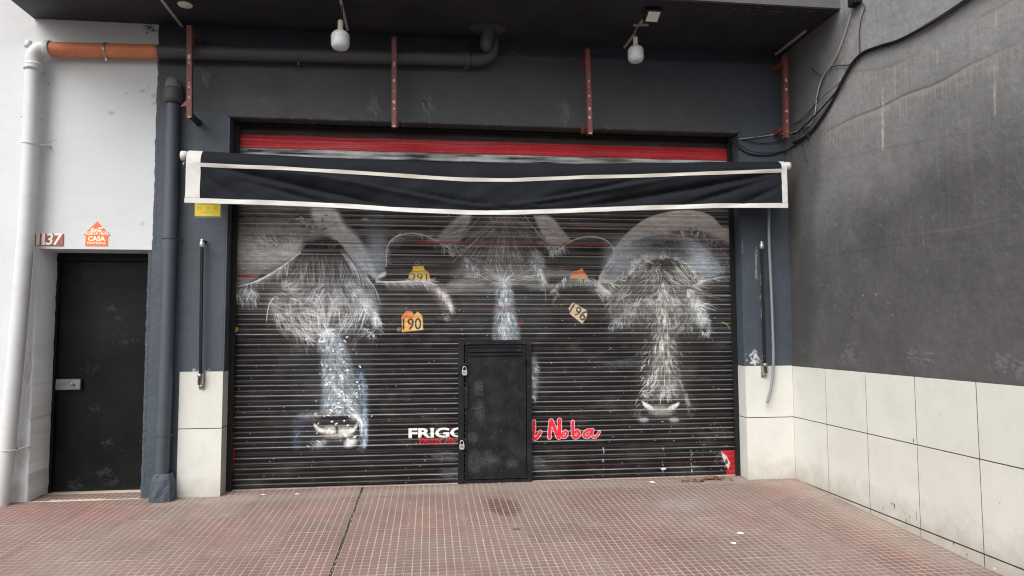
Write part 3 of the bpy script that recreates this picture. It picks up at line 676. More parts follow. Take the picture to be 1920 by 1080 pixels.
white = Canvas(conv_f, -4.6, -2.2, -0.1, 4.2, 0.004, (.585, .61, .62))
def mk_white(c):
    H, W = c.h, c.w
    c.img *= (.93 + .12 * vnoise(H, W, 120, 120, octaves=4))[..., None]
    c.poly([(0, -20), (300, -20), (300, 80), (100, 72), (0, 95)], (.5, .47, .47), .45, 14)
    def hole(x, y, r=1.3):
        c.ell(x, y, r * 1.9, r * 1.6, (.8, .8, .8), .7, .8); c.ell(x, y, r, r, (.02, .02, .02), .95, .5)
    for x, y in ((86, 156), (91, 157), (237, 175), (40, 219), (79, 224), (279, 165)): hole(x, y)
    for x0, y0 in ((207, 213), (265, 173), (265, 420), (288, 180), (288, 195)):
        c.lines(hair(14, lambda n: np.stack([RNG.normal(x0, 3, n), RNG.normal(y0, 1.6, n)], 1), lambda p: RNG.normal(-.7, .4, len(p)), 5), (.25, .25, .26), .7, .9)
    for _ in range(34):                         # bare chips under the ceiling
        c.ell(RNG.normal(281, 8), RNG.normal(51, 4.5), 2.6 * RNG.random() + .5, 1.2, (.05, .05, .055), .9, .6, ang=-.6)
    for _ in range(50):
        c.ell(RNG.uniform(85, 290), RNG.uniform(110, 460), .7, .7, (.35, .35, .36), .6 * RNG.random(), .6)
    for _ in range(70):                         # grime on the low jamb
        c.ell(RNG.uniform(0, 90), RNG.uniform(800, 945), 5 * RNG.random() + 1, 7 * RNG.random() + 1, (.4, .38, .37), .12, 2)
    for x, y, rx, ry in ((52, 700, 6, 20), (56, 760, 5, 30), (40, 850, 14, 30), (66, 830, 10, 30), (30, 920, 16, 14), (75, 900, 8, 22), (84, 600, 4, 30), (60, 660, 4, 16)):
        c.ell(x, y, rx, ry, (.40, .36, .345), .55, 4, tex=.8, cell=(5, 5))
    for k in range(5):
        c.path([(60 + RNG.normal(0, 3), 660 + 60 * k), (57 + RNG.normal(0, 4), 690 + 50 * k), (54 + RNG.normal(0, 4), 720 + 50 * k)], (.22, .21, .2), .6, 1.1)
    for x0, y0 in ((84, 274), (90, 268), (86, 286)):
        c.path([(x0, y0), (x0 + 9, y0 + RNG.normal(0, 5)), (x0 + 18, y0 + RNG.normal(2, 6))], (.25, .26, .27), .6, 1.0)
    c.poly([(0, 915), (120, 905), (120, 960), (0, 960)], (.33, .29, .28), .35, 12)
    # faint old rectangle
    c.path([(105, 120), (106, 158), (160, 160)], (.52, .54, .55), .5, 1)
mk_white(white)

# ---- side wall
def conv_s(p):
    w = atv(p, 0, XC + .012); return np.stack([-w[:, 1], w[:, 2]], 1)
side = Canvas(conv_s, -0.05, 4.2, 0.8, 5.2, 0.004, (.078, .0775, .078))
def mk_side(c):
    H, W = c.h, c.w
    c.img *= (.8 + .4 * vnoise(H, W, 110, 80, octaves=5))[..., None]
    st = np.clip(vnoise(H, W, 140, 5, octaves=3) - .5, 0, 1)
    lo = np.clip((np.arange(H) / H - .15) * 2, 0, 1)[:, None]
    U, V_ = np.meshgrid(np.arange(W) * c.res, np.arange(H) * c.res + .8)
    upper_light = np.clip((V_ - 1.9 + .55 * (vnoise(H, W, 90, 120, octaves=3) - .5) - .12 * U) / 1.1, 0, 1)
    c.comp(upper_light * .9, (.235, .236, .238))  # stronger daylight high on the wall, painted into its colour
    c.img *= (.86 + .28 * vnoise(H, W, 9, 14, octaves=3))[..., None]
    c.img *= (1 - .22 * np.clip(vnoise(H, W, 200, 3, octaves=2) - .5, 0, 1) * 2 * lo)[..., None]
    c.comp(st * lo * .8, (.21, .203, .19))
    PN = (.27, .235, .21)
    def ledge(pts, a=1.0, w=2.2, col=PN):
        q = smooth_path(pts)
        c.lines([q], col, .9 * a, w, 0)
        c.lines([q + np.array([0, -4])], (.045, .045, .047), .6 * a, 2.4, 0)
        c.lines([q + np.array([0, 5])], col, .35 * a, 4.0, 0)
        for _ in range(int(330 * a)):
            i = RNG.integers(len(q)); L = RNG.uniform(8, 60)
            c.lines([np.array([q[i], q[i] + [0, L * .5], q[i] + [RNG.normal(0, .6), L]])], (.26, .245, .23), .3 * RNG.random(), 1.0)
    ledge([(1550, 250), (1600, 224), (1650, 205), (1700, 180), (1760, 158), (1820, 124), (1925, 78)], 1)
    ledge([(1590, 140), (1650, 132), (1690, 118), (1740, 92)], .45, 1.5, (.22, .18, .12))
    ledge([(1830, 40), (1880, 14), (1920, -8)], .6, 1.8, (.26, .22, .14))
    c.path([(1490, 495), (1560, 478), (1700, 458), (1925, 430)], (.05, .05, .052), .6, 1.6)
    c.path([(1700, 440), (1800, 428), (1900, 405)], (.15, .15, .15), .4, 1.2)
    c.path([(1560, 300), (1700, 270), (1925, 232)], (.06, .06, .062), .35, 1.5)
    # white runs
    for x, y0, y1, a in ((1655, 165, 275, .8), (1678, 120, 180, .35), (1865, 125, 210, .45), (1757, 80, 130, .25), (1868, 10, 60, .3)):
        for _ in range(int(60 * a)):
            yy = RNG.uniform(y0, y1); c.lines([np.array([[x + RNG.normal(0, 1.8), yy], [x, yy + 4], [x + RNG.normal(0, 1.5), yy + 9]])], (.42, .41, .37), .55 * a, 1.5)
    c.ell(1863, 128, 12, 5, (.3, .29, .26), .6, 3, tex=.5, cell=(4, 5)); c.ell(1700, 130, 5, 4, (.3, .33, .36), .4, 2)
    c.ell(1870, 70, 26, 34, (.2, .21, .22), .4, 12, tex=.7, cell=(8, 8))
    for _ in range(340):
        x = RNG.uniform(1490, 1920); y = RNG.uniform(0, 715)
        c.ell(x, y, .6 + 1.3 * RNG.random() ** 2, .6 + RNG.random(), (.4, .4, .39), .6 * RNG.random() ** 2, .6)
    for cx, cy in ((1590, 665), (1720, 668), (1880, 678), (1910, 690), (1500, 655)):
        c.lines(hair(40, lambda n: np.stack([RNG.normal(cx, 10, n), RNG.normal(cy, 8, n)], 1), lambda p: RNG.normal(.4, .5, len(p)), 7), (.25, .26, .27), .4, 1)
    # darker tone near the corner under the slab
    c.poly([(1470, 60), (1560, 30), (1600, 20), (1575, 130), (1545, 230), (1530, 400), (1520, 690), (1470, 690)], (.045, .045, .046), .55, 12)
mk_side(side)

# ---- pavement dirt: multiplies nothing, it is the colour of the tile faces
def conv_g(p):
    w = atgv(p); return w[:, :2]
pave = Canvas(conv_g, -4.2, 3.4, -2.8, 0.3, 0.006, (.176, .106, .092))
def mk_pave(c):
    H, W = c.h, c.w
    c.comp(np.clip(vnoise(H, W, 70, 90, octaves=4) * 2 - .55, 0, 1) * .9, (.192, .148, .131))
    c.comp(np.clip(vnoise(H, W, 25, 25, octaves=4) * 3 - 1.6, 0, 1) * .6, (.13, .088, .078))
    RED = (.2, .075, .066)
    for q in ([(-40, 940), (100, 936), (240, 950), (270, 965), (150, 985), (0, 975), (-40, 1000)], [(130, 945), (215, 946), (240, 975), (150, 990)]):
        c.poly(q, RED, .5, 12, tex=.9, cell=(8, 8))
    c.poly([(1540, 960), (1600, 955), (1700, 1010), (1760, 1050), (1690, 1060), (1600, 1010)], (.24, .105, .092), .55, 16, tex=.8, cell=(8, 8))
    c.poly([(1420, 905), (1500, 905), (1540, 935), (1450, 935)], (.24, .12, .1), .6, 8, tex=.4, cell=(16, 16))
    c.ell(590, 960, 40, 14, (.24, .115, .105), .5, 14); c.ell(800, 985, 60, 14, (.24, .12, .11), .4, 14); c.ell(395, 990, 40, 14, (.24, .1, .09), .45, 14)
    # oily stain
    c.poly([(908, 938), (930, 934), (965, 938), (978, 955), (966, 968), (940, 967), (915, 956)], (.075, .03, .028), .85, 3, tex=.5, cell=(6, 6))
    c.ell(1280, 945, 55, 10, (.27, .25, .25), .5, 10, tex=.5); c.ell(1110, 1000, 20, 8, (.12, .08, .07), .4, 6)
    for _ in range(40):
        c.ell(RNG.uniform(0, 1700), RNG.uniform(935, 1075), 12 * RNG.random() + 3, 4 * RNG.random() + 1, (.29, .26, .24) if RNG.random() < .6 else (.1, .07, .065), .35 * RNG.random(), 3)
    c.poly([(1440, 905), (1496, 897), (1850, 1066), (1760, 1066), (1500, 935)], (.27, .24, .2), .45, 8, tex=.6, cell=(8, 12))
    c.poly([(280, 935), (640, 920), (1000, 904), (1400, 896), (1400, 905), (640, 932), (290, 950)], (.25, .21, .18), .6, 4, tex=.5)
mk_pave(pave)

# ---- scuffed black paint of the two doors
def conv_d(p):
    w = atv(p, 1, .32); return w[:, [0, 2]]
def conv_w(p):
    w = atv(p, 1, SH - .03); return w[:, [0, 2]]
doorc = Canvas(conv_d, -3.2, -2.1, -.1, 2.1, .004, (.0042, .0047, .0058))
wickc = Canvas(conv_w, .2, 1.0, -.1, 1.4, .003, (.0075, .009, .0115))
def mk_doors():
    c = doorc; c.img *= (.7 + .6 * vnoise(c.h, c.w, 60, 60, octaves=4))[..., None]
    c.ell(185, 600, 60, 60, (.009, .014, .013), .7, 22, tex=.6); c.ell(190, 505, 70, 12, (.018, .019, .02), .5, 8, tex=.7, cell=(3, 30))
    for x, y, n, s_ in ((205, 578, 14, 4), (218, 596, 10, 3), (170, 690, 18, 10), (198, 828, 16, 5), (190, 885, 24, 7), (135, 910, 26, 6), (210, 905, 20, 8), (225, 640, 12, 12), (180, 765, 12, 10), (150, 530, 20, 30)):
        c.lines(hair(n, lambda m: np.stack([RNG.normal(x, s_, m), RNG.normal(y, s_ * .7, m)], 1), lambda p: RNG.normal(.1, .7, len(p)), 8), (.09, .1, .1), .45, .8)
        c.ell(x, y, s_, s_ * .7, (.02, .022, .023), .3, 4, tex=1.0, cell=(2, 3))
    for _ in range(140): c.ell(RNG.uniform(100, 278), RNG.uniform(480, 930), .8, .8, (.12, .13, .13), .6 * RNG.random(), .5)
    c.poly([(92, 925), (272, 922), (272, 945), (92, 945)], (.1, .085, .075), .35, 6, tex=.8)
    c = wickc; c.img *= (.7 + .6 * vnoise(c.h, c.w, 60, 60, octaves=4))[..., None]
    for x, y, rx, ry in ((897, 725, 8, 12), (900, 770, 10, 20), (890, 865, 14, 22), (912, 860, 12, 16), (960, 868, 12, 8), (925, 862, 8, 6), (885, 820, 10, 10)):
        c.ell(x, y, rx, ry, (.06, .068, .06), .45, 4, tex=1.0, cell=(3, 3))
        c.lines(hair(16, lambda m: np.stack([RNG.normal(x, rx * .6, m), RNG.normal(y, ry * .6, m)], 1), lambda p: RNG.normal(.8, .8, len(p)), 6), (.14, .15, .14), .4, .8)
    for pl in ([(884, 774), (884, 766), (902, 766)], [(892, 716), (904, 716), (904, 740), (892, 740), (892, 716)]):
        c.lines([np.array(pl, float)], (.14, .15, .15), .5, .8)
    for _ in range(110): c.ell(RNG.uniform(862, 995), RNG.uniform(640, 900), .8, .8, (.2, .2, .2), .6 * RNG.random(), .5)
mk_doors()

# ------------------------------------------------------------------ materials
class NT:
    def __init__(s, m): s.m = m; m.use_nodes = True; s.t = m.node_tree; s.b = s.t.nodes['Principled BSDF']
    def n(s, ty, **k):
        x = s.t.nodes.new(ty)
        for a, v in k.items(): setattr(x, a, v)
        return x
    def l(s, a, b): s.t.links.new(a, b)

def mat(name, col, rough=.6, metal=0.0, var=.15, vscale=6.0, bump=.15, bscale=60.0, spec=.5, dirt=None, dirt_amt=.3, dirt_scale=3.0, coat=0.0, bd=.004, rnd=0.0, splash=0.0):
    m = bpy.data.materials.new(name); N = NT(m); b = N.b
    b.inputs['Roughness'].default_value = rough; b.inputs['Metallic'].default_value = metal
    b.inputs['Specular IOR Level'].default_value = spec; b.inputs['Coat Weight'].default_value = coat
    geo = N.n('ShaderNodeNewGeometry')
    src = None
    if isinstance(col, Canvas):
        c = col; im = c.image(name + '_paint')
        sep = N.n('ShaderNodeSeparateXYZ'); N.l(geo.outputs['Position'], sep.inputs[0])
        ax = c.axes
        comb = N.n('ShaderNodeCombineXYZ')
        for i, (a, sg, lo, hi) in enumerate(((ax[0][0], ax[0][1], c.ulo, c.uhi), (ax[1][0], ax[1][1], c.vlo, c.vhi))):
            mr = N.n('ShaderNodeMath', operation='MULTIPLY_ADD')
            mr.inputs[1].default_value = sg / (hi - lo); mr.inputs[2].default_value = -lo / (hi - lo)
            N.l(sep.outputs[a], mr.inputs[0]); N.l(mr.outputs[0], comb.inputs[i])
        tex = N.n('ShaderNodeTexImage'); tex.image = im; tex.extension = 'EXTEND'; tex.interpolation = 'Cubic'
        N.l(comb.outputs[0], tex.inputs[0]); src = tex.outputs[0]
    nz = N.n('ShaderNodeTexNoise'); nz.inputs['Scale'].default_value = vscale; nz.inputs['Detail'].default_value = 7; nz.inputs['Roughness'].default_value = .65
    N.l(geo.outputs['Position'], nz.inputs['Vector'])
    mp = N.n('ShaderNodeMapRange'); mp.inputs[1].default_value = .25; mp.inputs[2].default_value = .75
    mp.inputs[3].default_value = 1 - var; mp.inputs[4].default_value = 1 + var
    N.l(nz.outputs['Fac'], mp.inputs[0])
    mul = N.n('ShaderNodeVectorMath', operation='SCALE')
    if src is None: mul.inputs[0].default_value = col
    else: N.l(src, mul.inputs[0])
    N.l(mp.outputs[0], mul.inputs['Scale']); cur = mul.outputs[0]
    if rnd:
        oi = N.n('ShaderNodeObjectInfo'); mr = N.n('ShaderNodeMapRange'); mr.inputs[3].default_value = 1 - rnd; mr.inputs[4].default_value = 1 + rnd
        N.l(oi.outputs['Random'], mr.inputs[0]); m2 = N.n('ShaderNodeVectorMath', operation='SCALE'); N.l(cur, m2.inputs[0]); N.l(mr.outputs[0], m2.inputs['Scale']); cur = m2.outputs[0]
    if dirt is not None:
        n2 = N.n('ShaderNodeTexNoise'); n2.inputs['Scale'].default_value = dirt_scale; n2.inputs['Detail'].default_value = 9; n2.inputs['Roughness'].default_value = .7
        N.l(geo.outputs['Position'], n2.inputs['Vector'])
        r = N.n('ShaderNodeMapRange'); r.inputs[1].default_value = .48; r.inputs[2].default_value = .72; r.inputs[4].default_value = dirt_amt
        N.l(n2.outputs['Fac'], r.inputs[0])
        mx = N.n('ShaderNodeMix', data_type='RGBA'); N.l(r.outputs[0], mx.inputs['Factor']); N.l(cur, mx.inputs['A']); mx.inputs['B'].default_value = (*dirt, 1); cur = mx.outputs['Result']
    if splash:
        sx = N.n('ShaderNodeSeparateXYZ'); N.l(geo.outputs['Position'], sx.inputs[0])
        n5 = N.n('ShaderNodeTexNoise'); n5.inputs['Scale'].default_value = 7; n5.inputs['Detail'].default_value = 9; n5.inputs['Roughness'].default_value = .75; N.l(geo.outputs['Position'], n5.inputs['Vector'])
        ad = N.n('ShaderNodeMath', operation='MULTIPLY_ADD'); ad.inputs[1].default_value = -.55; ad.inputs[2].default_value = .30; N.l(n5.outputs['Fac'], ad.inputs[0])
        ad2 = N.n('ShaderNodeMath', operation='ADD'); N.l(sx.outputs[2], ad2.inputs[0]); N.l(ad.outputs[0], ad2.inputs[1])
        m5 = N.n('ShaderNodeMapRange'); m5.inputs[1].default_value = .22; m5.inputs[2].default_value = -.03; m5.inputs[4].default_value = splash; N.l(ad2.outputs[0], m5.inputs[0])
        x5 = N.n('ShaderNodeMix', data_type='RGBA'); N.l(m5.outputs[0], x5.inputs['Factor']); N.l(cur, x5.inputs['A']); x5.inputs['B'].default_value = (.27, .24, .19, 1); cur = x5.outputs['Result']
    N.l(cur, b.inputs['Base Color'])
    rr = N.n('ShaderNodeMapRange'); rr.inputs[1].default_value = .3; rr.inputs[2].default_value = .7; rr.inputs[3].default_value = max(0, rough - .1); rr.inputs[4].default_value = min(1, rough + .12)
    N.l(nz.outputs['Fac'], rr.inputs[0]); N.l(rr.outputs[0], b.inputs['Roughness'])
    if bump:
        n3 = N.n('ShaderNodeTexNoise'); n3.inputs['Scale'].default_value = bscale; n3.inputs['Detail'].default_value = 8; n3.inputs['Roughness'].default_value = .6
        N.l(geo.outputs['Position'], n3.inputs['Vector'])
        bp = N.n('ShaderNodeBump'); bp.inputs['Strength'].default_value = bump; bp.inputs['Distance'].default_value = bd
        N.l(n3.outputs['Fac'], bp.inputs['Height']); N.l(bp.outputs[0], b.inputs['Normal'])
    return m
mural.axes = ((0, 1), (2, 1)); doorc.axes = wickc.axes = ((0, 1), (2, 1)); front.axes = ((0, 1), (2, 1)); white.axes = ((0, 1), (2, 1)); side.axes = ((1, -1), (2, 1)); pave.axes = ((0, 1), (1, 1))

M = {}
M['mural'] = mat('painted_shutter', mural, .5, var=.06, bump=.08, bscale=90, spec=.16)
M['front'] = mat('painted_front', front, .6, var=.08, bump=.5, bscale=14, bd=.012)
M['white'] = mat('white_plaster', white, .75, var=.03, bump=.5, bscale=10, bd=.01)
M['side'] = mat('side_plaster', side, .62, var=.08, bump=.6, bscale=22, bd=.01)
M['pad'] = mat('tile_face', pave, .8, var=.22, vscale=55, bump=.5, bscale=240, rnd=.11, bd=.002)
M['groove'] = mat('tile_groove', (.35, .285, .245), .9, var=.35, vscale=9, bump=.3, dirt=(.2, .14, .125), dirt_amt=.85, dirt_scale=2.2)
M['bed'] = mat('joint_bed', (.06, .05, .045), .95, var=.3, vscale=40, bump=.6)
M['soffit'] = mat('black_soffit', (.0235, .0225, .032), .6, var=.3, vscale=3, bump=.4, bscale=12, bd=.01, dirt=(.05, .048, .05), dirt_amt=.25, dirt_scale=5)
M['concrete'] = mat('grey_fascia', (.095, .095, .096), .85, var=.2, bump=.5, bscale=30)
M['tile'] = mat('wall_tile_glaze', (.615, .615, .572), .38, var=.05, vscale=3, bump=.03, bscale=30, rnd=.02, dirt=(.52, .51, .465), dirt_amt=.6, dirt_scale=4, splash=.55)
M['grout'] = mat('grout', (.035, .032, .028), .9, var=.3, vscale=30)
M['mortar'] = mat('white_mortar', (.62, .6, .54), .85, var=.2, vscale=14, bump=.6, bscale=40, dirt=(.3, .27, .22), dirt_amt=.6, dirt_scale=9)
M['slate'] = mat('slate_paint', (.053, .068, .087), .5, var=.12, vscale=9, bump=.25, bscale=40, dirt=(.07, .085, .1), dirt_amt=.4, dirt_scale=8)
M['slaterough'] = mat('slate_daub', (.053, .068, .087), .7, var=.25, vscale=16, bump=.9, bscale=30, bd=.015)
M['charcoal'] = mat('charcoal_paint', (.054, .056, .060), .55, var=.15, vscale=6, bump=.15)
M['orange'] = mat('orange_pipe_plastic', (.62, .2, .085), .5, var=.12, vscale=9, bump=.05, dirt=(.3, .11, .07), dirt_amt=.5, dirt_scale=12)
M['pvc'] = mat('white_pipe_plastic', (.57, .59, .595), .45, var=.05, vscale=7, bump=.08, dirt=(.36, .355, .34), dirt_amt=.5, dirt_scale=7)
M['cementgrey'] = mat('grey_cap', (.16, .155, .145), .8, var=.25, vscale=30, bump=.6)
M['redoxide'] = mat('red_oxide_paint', (.165, .042, .034), .55, var=.2, vscale=20, bump=.15, dirt=(.35, .2, .18), dirt_amt=.35, dirt_scale=22)
M['scuff'] = mat('bare_scuff', (.5, .4, .38), .6, var=.3, vscale=60)
M['black'] = mat('black_gloss_paint', doorc, .42, var=.35, vscale=5, bump=.12, bscale=9, spec=.2)
M['blackmatt'] = mat('black_channel_paint', (.008, .009, .0105), .6, var=.25, vscale=12, bump=.1, spec=.25)
M['wicket'] = mat('black_wicket_paint', wickc, .45, var=.35, vscale=8, bump=.25, bscale=20, spec=.28, dirt=(.045, .05, .05), dirt_amt=.45, dirt_scale=6)
M['steel'] = mat('worn_steel', (.35, .35, .34), .38, .85, var=.2, vscale=30, bump=.1, dirt=(.1, .09, .08), dirt_amt=.4, dirt_scale=25)
M['padlock'] = mat('padlock_nickel', (.62, .62, .61), .32, .6, var=.1, vscale=40)
M['darksteel'] = mat('dark_steel', (.03, .03, .03), .4, .6, var=.2)
M['navycloth'] = mat('navy_awning_cloth', (.0115, .0138, .018), .85, var=.2, vscale=5, bump=.25, bscale=300, spec=.2, dirt=(.025, .027, .03), dirt_amt=.3, dirt_scale=6, bd=.002)
M['whitetrim'] = mat('white_awning_trim', (.64, .635, .61), .7, var=.08, vscale=12, bump=.15, bscale=120, dirt=(.5, .44, .38), dirt_amt=.3, dirt_scale=7)
M['creamtrim'] = mat('cream_awning_trim', (.58, .545, .49), .7, var=.08, vscale=10, bump=.15, bscale=120, dirt=(.45, .36, .3), dirt_amt=.3, dirt_scale=5)
M['bulbbase'] = mat('bulb_housing', (.68, .67, .58), .4, var=.03, bump=0)
M['bulbglass'] = mat('bulb_diffuser', (.62, .65, .68), .3, var=.02, bump=0)
M['duct'] = mat('cable_duct', (.42, .40, .38), .5, var=.1, vscale=30, dirt=(.1, .09, .09), dirt_amt=.5, dirt_scale=30)
M['cable'] = mat('black_cable', (.01, .01, .011), .45, var=.1, bump=0)
M['whitecable'] = mat('grey_cable', (.38, .38, .37), .5, var=.1, bump=0)
M['hose'] = mat('grey_hose', (.21, .225, .235), .45, var=.08, bump=.05)
M['yellow'] = mat('yellow_sticker', (.78, .62, .03), .4, var=.05, vscale=12, bump=0)
M['ink'] = mat('sticker_ink', (.06, .05, .02), .5, var=0, bump=0)
M['brownink'] = mat('sticker_brown_ink', (.32, .24, .03), .5, var=0, bump=0)
M['film'] = mat('clear_film_border', (.12, .14, .14), .25, var=.1, bump=0)
M['signorange'] = mat('orange_sign_print', (.8, .16, .05), .4, var=.04, bump=0)
M['signcream'] = mat('cream_sign_print', (.85, .78, .6), .5, var=0, bump=0)
M['numtile'] = mat('brick_red_number_tile', (.33, .085, .06), .55, var=.15, vscale=40, dirt=(.5, .4, .36), dirt_amt=.3, dirt_scale=30)
M['numwhite'] = mat('white_number', (.8, .79, .74), .5, var=.03, bump=0)
M['threshold'] = mat('cream_threshold', (.55, .48, .36), .7, var=.15, vscale=9, dirt=(.3, .24, .2), dirt_amt=.4)
M['leaf'] = mat('dry_leaf', (.18, .09, .04), .8, var=.4, vscale=40)
M['paper'] = mat('paper_scrap', (.7, .7, .68), .8, var=.05)
M['asphalt'] = mat('asphalt', (.05, .05, .052), .9, var=.25, vscale=10, bump=.8, bscale=120)
M['kerb'] = mat('kerb_stone', (.3, .29, .27), .85, var=.2, vscale=10, bump=.4)
M['dark'] = mat('dark_void', (.01, .01, .01), .9, var=0, bump=0)
M['grit'] = mat('joint_grit', (.13, .1, .08), .95, var=.5, vscale=60)
M['ledface'] = mat('floodlight_lens', (.75, .75, .68), .3, var=.02, bump=0)

# ------------------------------------------------------------------ mesh building
class MB:
    def __init__(s): s.v = []; s.f = []; s.mi = []; s.sm = []; s.mats = []
    def _m(s, m):
        if m not in s.mats: s.mats.append(m)
        return s.mats.index(m)
    def add(s, V, F, m, smooth=False):
        o = len(s.v); k = s._m(m)
        s.v += [tuple(map(float, p)) for p in V]
        for f in F: s.f.append(tuple(i + o for i in f)); s.mi.append(k); s.sm.append(smooth)
        return s
    def box(s, a, b, m, c=0.0):
        x0, y0, z0 = a; x1, y1, z1 = b
        if c <= 0:
            V = [(x0, y0, z0), (x1, y0, z0), (x1, y1, z0), (x0, y1, z0), (x0, y0, z1), (x1, y0, z1), (x1, y1, z1), (x0, y1, z1)]
            return s.add(V, [(0, 3, 2, 1), (4, 5, 6, 7), (0, 1, 5, 4), (1, 2, 6, 5), (2, 3, 7, 6), (3, 0, 4, 7)], m)
        bm = bmesh.new(); bmesh.ops.create_cube(bm, size=1)
        for v in bm.verts: v.co = Vector(((x0 + x1) / 2 + v.co.x * (x1 - x0), (y0 + y1) / 2 + v.co.y * (y1 - y0), (z0 + z1) / 2 + v.co.z * (z1 - z0)))
        bmesh.ops.bevel(bm, geom=bm.edges[:], offset=c, segments=1, affect='EDGES')
        bm.verts.index_update()
        V = [v.co[:] for v in bm.verts]; F = [[v.index for v in f.verts] for f in bm.faces]; bm.free()
        return s.add(V, F, m)
    def tube(s, pts, r, m, n=10, smooth=True, caps=True):
        pts = [Vector(p) for p in pts]; rs = r if hasattr(r, '__len__') else [r] * len(pts)
        V = []; F = []; prev = None
        for i, p in enumerate(pts):
            t = (pts[min(i + 1, len(pts) - 1)] - pts[max(i - 1, 0)]).normalized()
            if prev is None:
                a = Vector((0, 0, 1)) if abs(t.z) < .9 else Vector((0, 1, 0))
                nrm = t.cross(a).normalized()
            else: nrm = (prev - t * prev.dot(t)).normalized()
            prev = nrm; bn = t.cross(nrm)
            for k in range(n):
                an = 2 * math.pi * k / n
                V.append(p + (nrm * math.cos(an) + bn * math.sin(an)) * rs[i])
        for i in range(len(pts) - 1):
            for k in range(n):
                a = i * n + k; b = i * n + (k + 1) % n
                F.append((a, b, b + n, a + n))
        s.add(V, F, m, smooth)
        if caps:
            s.add(V[:n], [tuple(range(n))[::-1]], m); s.add(V[-n:], [tuple(range(n))], m)
        return s
    def lathe(s, prof, c, axis, m, n=24, smooth=True):
        """prof: (r, h) along axis"""
        ax = Vector(axis).normalized(); a = Vector((0, 0, 1)) if abs(ax.z) < .9 else Vector((1, 0, 0))
        u = ax.cross(a).normalized(); w = ax.cross(u); c = Vector(c); V = []; F = []
        for r, h in prof:
            for k in range(n):
                an = 2 * math.pi * k / n; V.append(c + ax * h + (u * math.cos(an) + w * math.sin(an)) * max(r, 1e-5))
        for i in range(len(prof) - 1):
            for k in range(n):
                p = i * n + k; q = i * n + (k + 1) % n; F.append((p, q, q + n, p + n))
        return s.add(V, F, m, smooth)
    def prism(s, poly, fn0, fn1, m):
        """poly of 2D points; fn0/fn1 map to 3D for the two caps"""
        n = len(poly); V = [fn0(*p) for p in poly] + [fn1(*p) for p in poly]
        F = [tuple(range(n))[::-1], tuple(range(n, 2 * n))] + [(i, (i + 1) % n, n + (i + 1) % n, n + i) for i in range(n)]
        return s.add(V, F, m)
    def mesh(s, name):
        me = bpy.data.meshes.new(name); me.from_pydata(s.v, [], s.f)
        for m in s.mats: me.materials.append(m)
        me.polygons.foreach_set('material_index', s.mi); me.polygons.foreach_set('use_smooth', s.sm)
        me.update()
        bm = bmesh.new(); bm.from_mesh(me); bmesh.ops.recalc_face_normals(bm, faces=bm.faces); bm.to_mesh(me); bm.free()
        return me

def link(o, parent=None, label=None, cat=None, group=None, kind=None):
    COL.objects.link(o)
    if parent is not None: o.parent = parent
    if label: o['label'] = label
    if cat: o['category'] = cat
    if group: o['group'] = group
    if kind: o['kind'] = kind
    return o
def part(name, mb, parent=None, loc=None, rot=None, **k):
    me = mb.mesh(name) if isinstance(mb, MB) else mb
    o = bpy.data.objects.new(name, me)
    link(o, parent, **k)
    if loc is not None: o.location = loc
    if rot is not None: o.rotation_euler = rot
    return o
def thing(name, label, cat, loc=(0, 0, 0), group=None, kind=None):
    o = bpy.data.objects.new(name, None); o.empty_display_size = .1
    link(o, None, label, cat, group, kind); o.location = loc
    return o
def rel(mb, loc):
    mb.v = [(a - loc[0], b - loc[1], c - loc[2]) for a, b, c in mb.v]; return mb

# ------------------------------------------------------------------ walls
T = .45
def rbox(mb, x0, x1, z0, z1, m, y0=0.0, y1=T): return mb.box((x0, y0, z0), (x1, y1, z1), m)
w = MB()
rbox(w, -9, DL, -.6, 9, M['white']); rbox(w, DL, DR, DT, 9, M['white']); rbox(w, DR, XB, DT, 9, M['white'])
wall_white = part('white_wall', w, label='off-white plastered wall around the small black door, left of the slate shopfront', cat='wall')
w = MB()
rbox(w, DR, XB, -.6, DT, M['front']); rbox(w, XB, XL, -.6, 9, M['front']); rbox(w, XL, XR, ZL, 9, M['front']); rbox(w, XR, 12, -.6, 9, M['front'])
rbox(w, XL, XR, -.6, -.03, M['mortar'], .0, .6)
shop_wall = part('shopfront_wall', w, label='slate blue and charcoal painted shopfront wall framing the roller shutter', cat='wall')
# uneven plaster edges of the small door jamb
r = MB()
zs = np.linspace(-.1, DT, 46)
V = []
for z in zs:
    V += [(DL - .012 + RNG.normal(0, .003), -.006, z), (DL + .006 + abs(RNG.normal(0, .004)), -.004 - abs(RNG.normal(0, .004)), z), (DL + .004 + RNG.normal(0, .002), .32, z)]
F = []
for i in range(len(zs) - 1):
    for k in (0, 1): F.append((i * 3 + k, i * 3 + k + 1, i * 3 + k + 4, i * 3 + k + 3))
r.add(V, F, M['white'], True)
part('door_jamb_plaster', r, wall_white)
r = MB(); V = []
for z in zs:
    V += [(DR - .004 - abs(RNG.normal(0, .003)), -.0015, z), (DR - .001, -.004, z), (DR + .018, -.001, z)]
F = [(i * 3 + k, i * 3 + k + 1, i * 3 + k + 4, i * 3 + k + 3) for i in range(len(zs) - 1) for k in (0, 1)]
r.add(V, F, M['slaterough'], True); part('jamb_daub', r, shop_wall)
r = MB(); xs = np.linspace(XL - .01, XR + .01, 90); V = []
for x in xs:
    V += [(x, -.004, ZL + .03), (x, -.006 - abs(RNG.normal(0, .002)), ZL + .004), (x, .0, ZL - .004 - abs(RNG.normal(0, .004))), (x, .06, ZL - .003)]
F = [(i * 4 + k, i * 4 + k + 1, i * 4 + k + 5, i * 4 + k + 4) for i in range(len(xs) - 1) for k in (0, 1, 2)]
r.add(V, F, M['front'], True); part('lintel_edge', r, shop_wall)
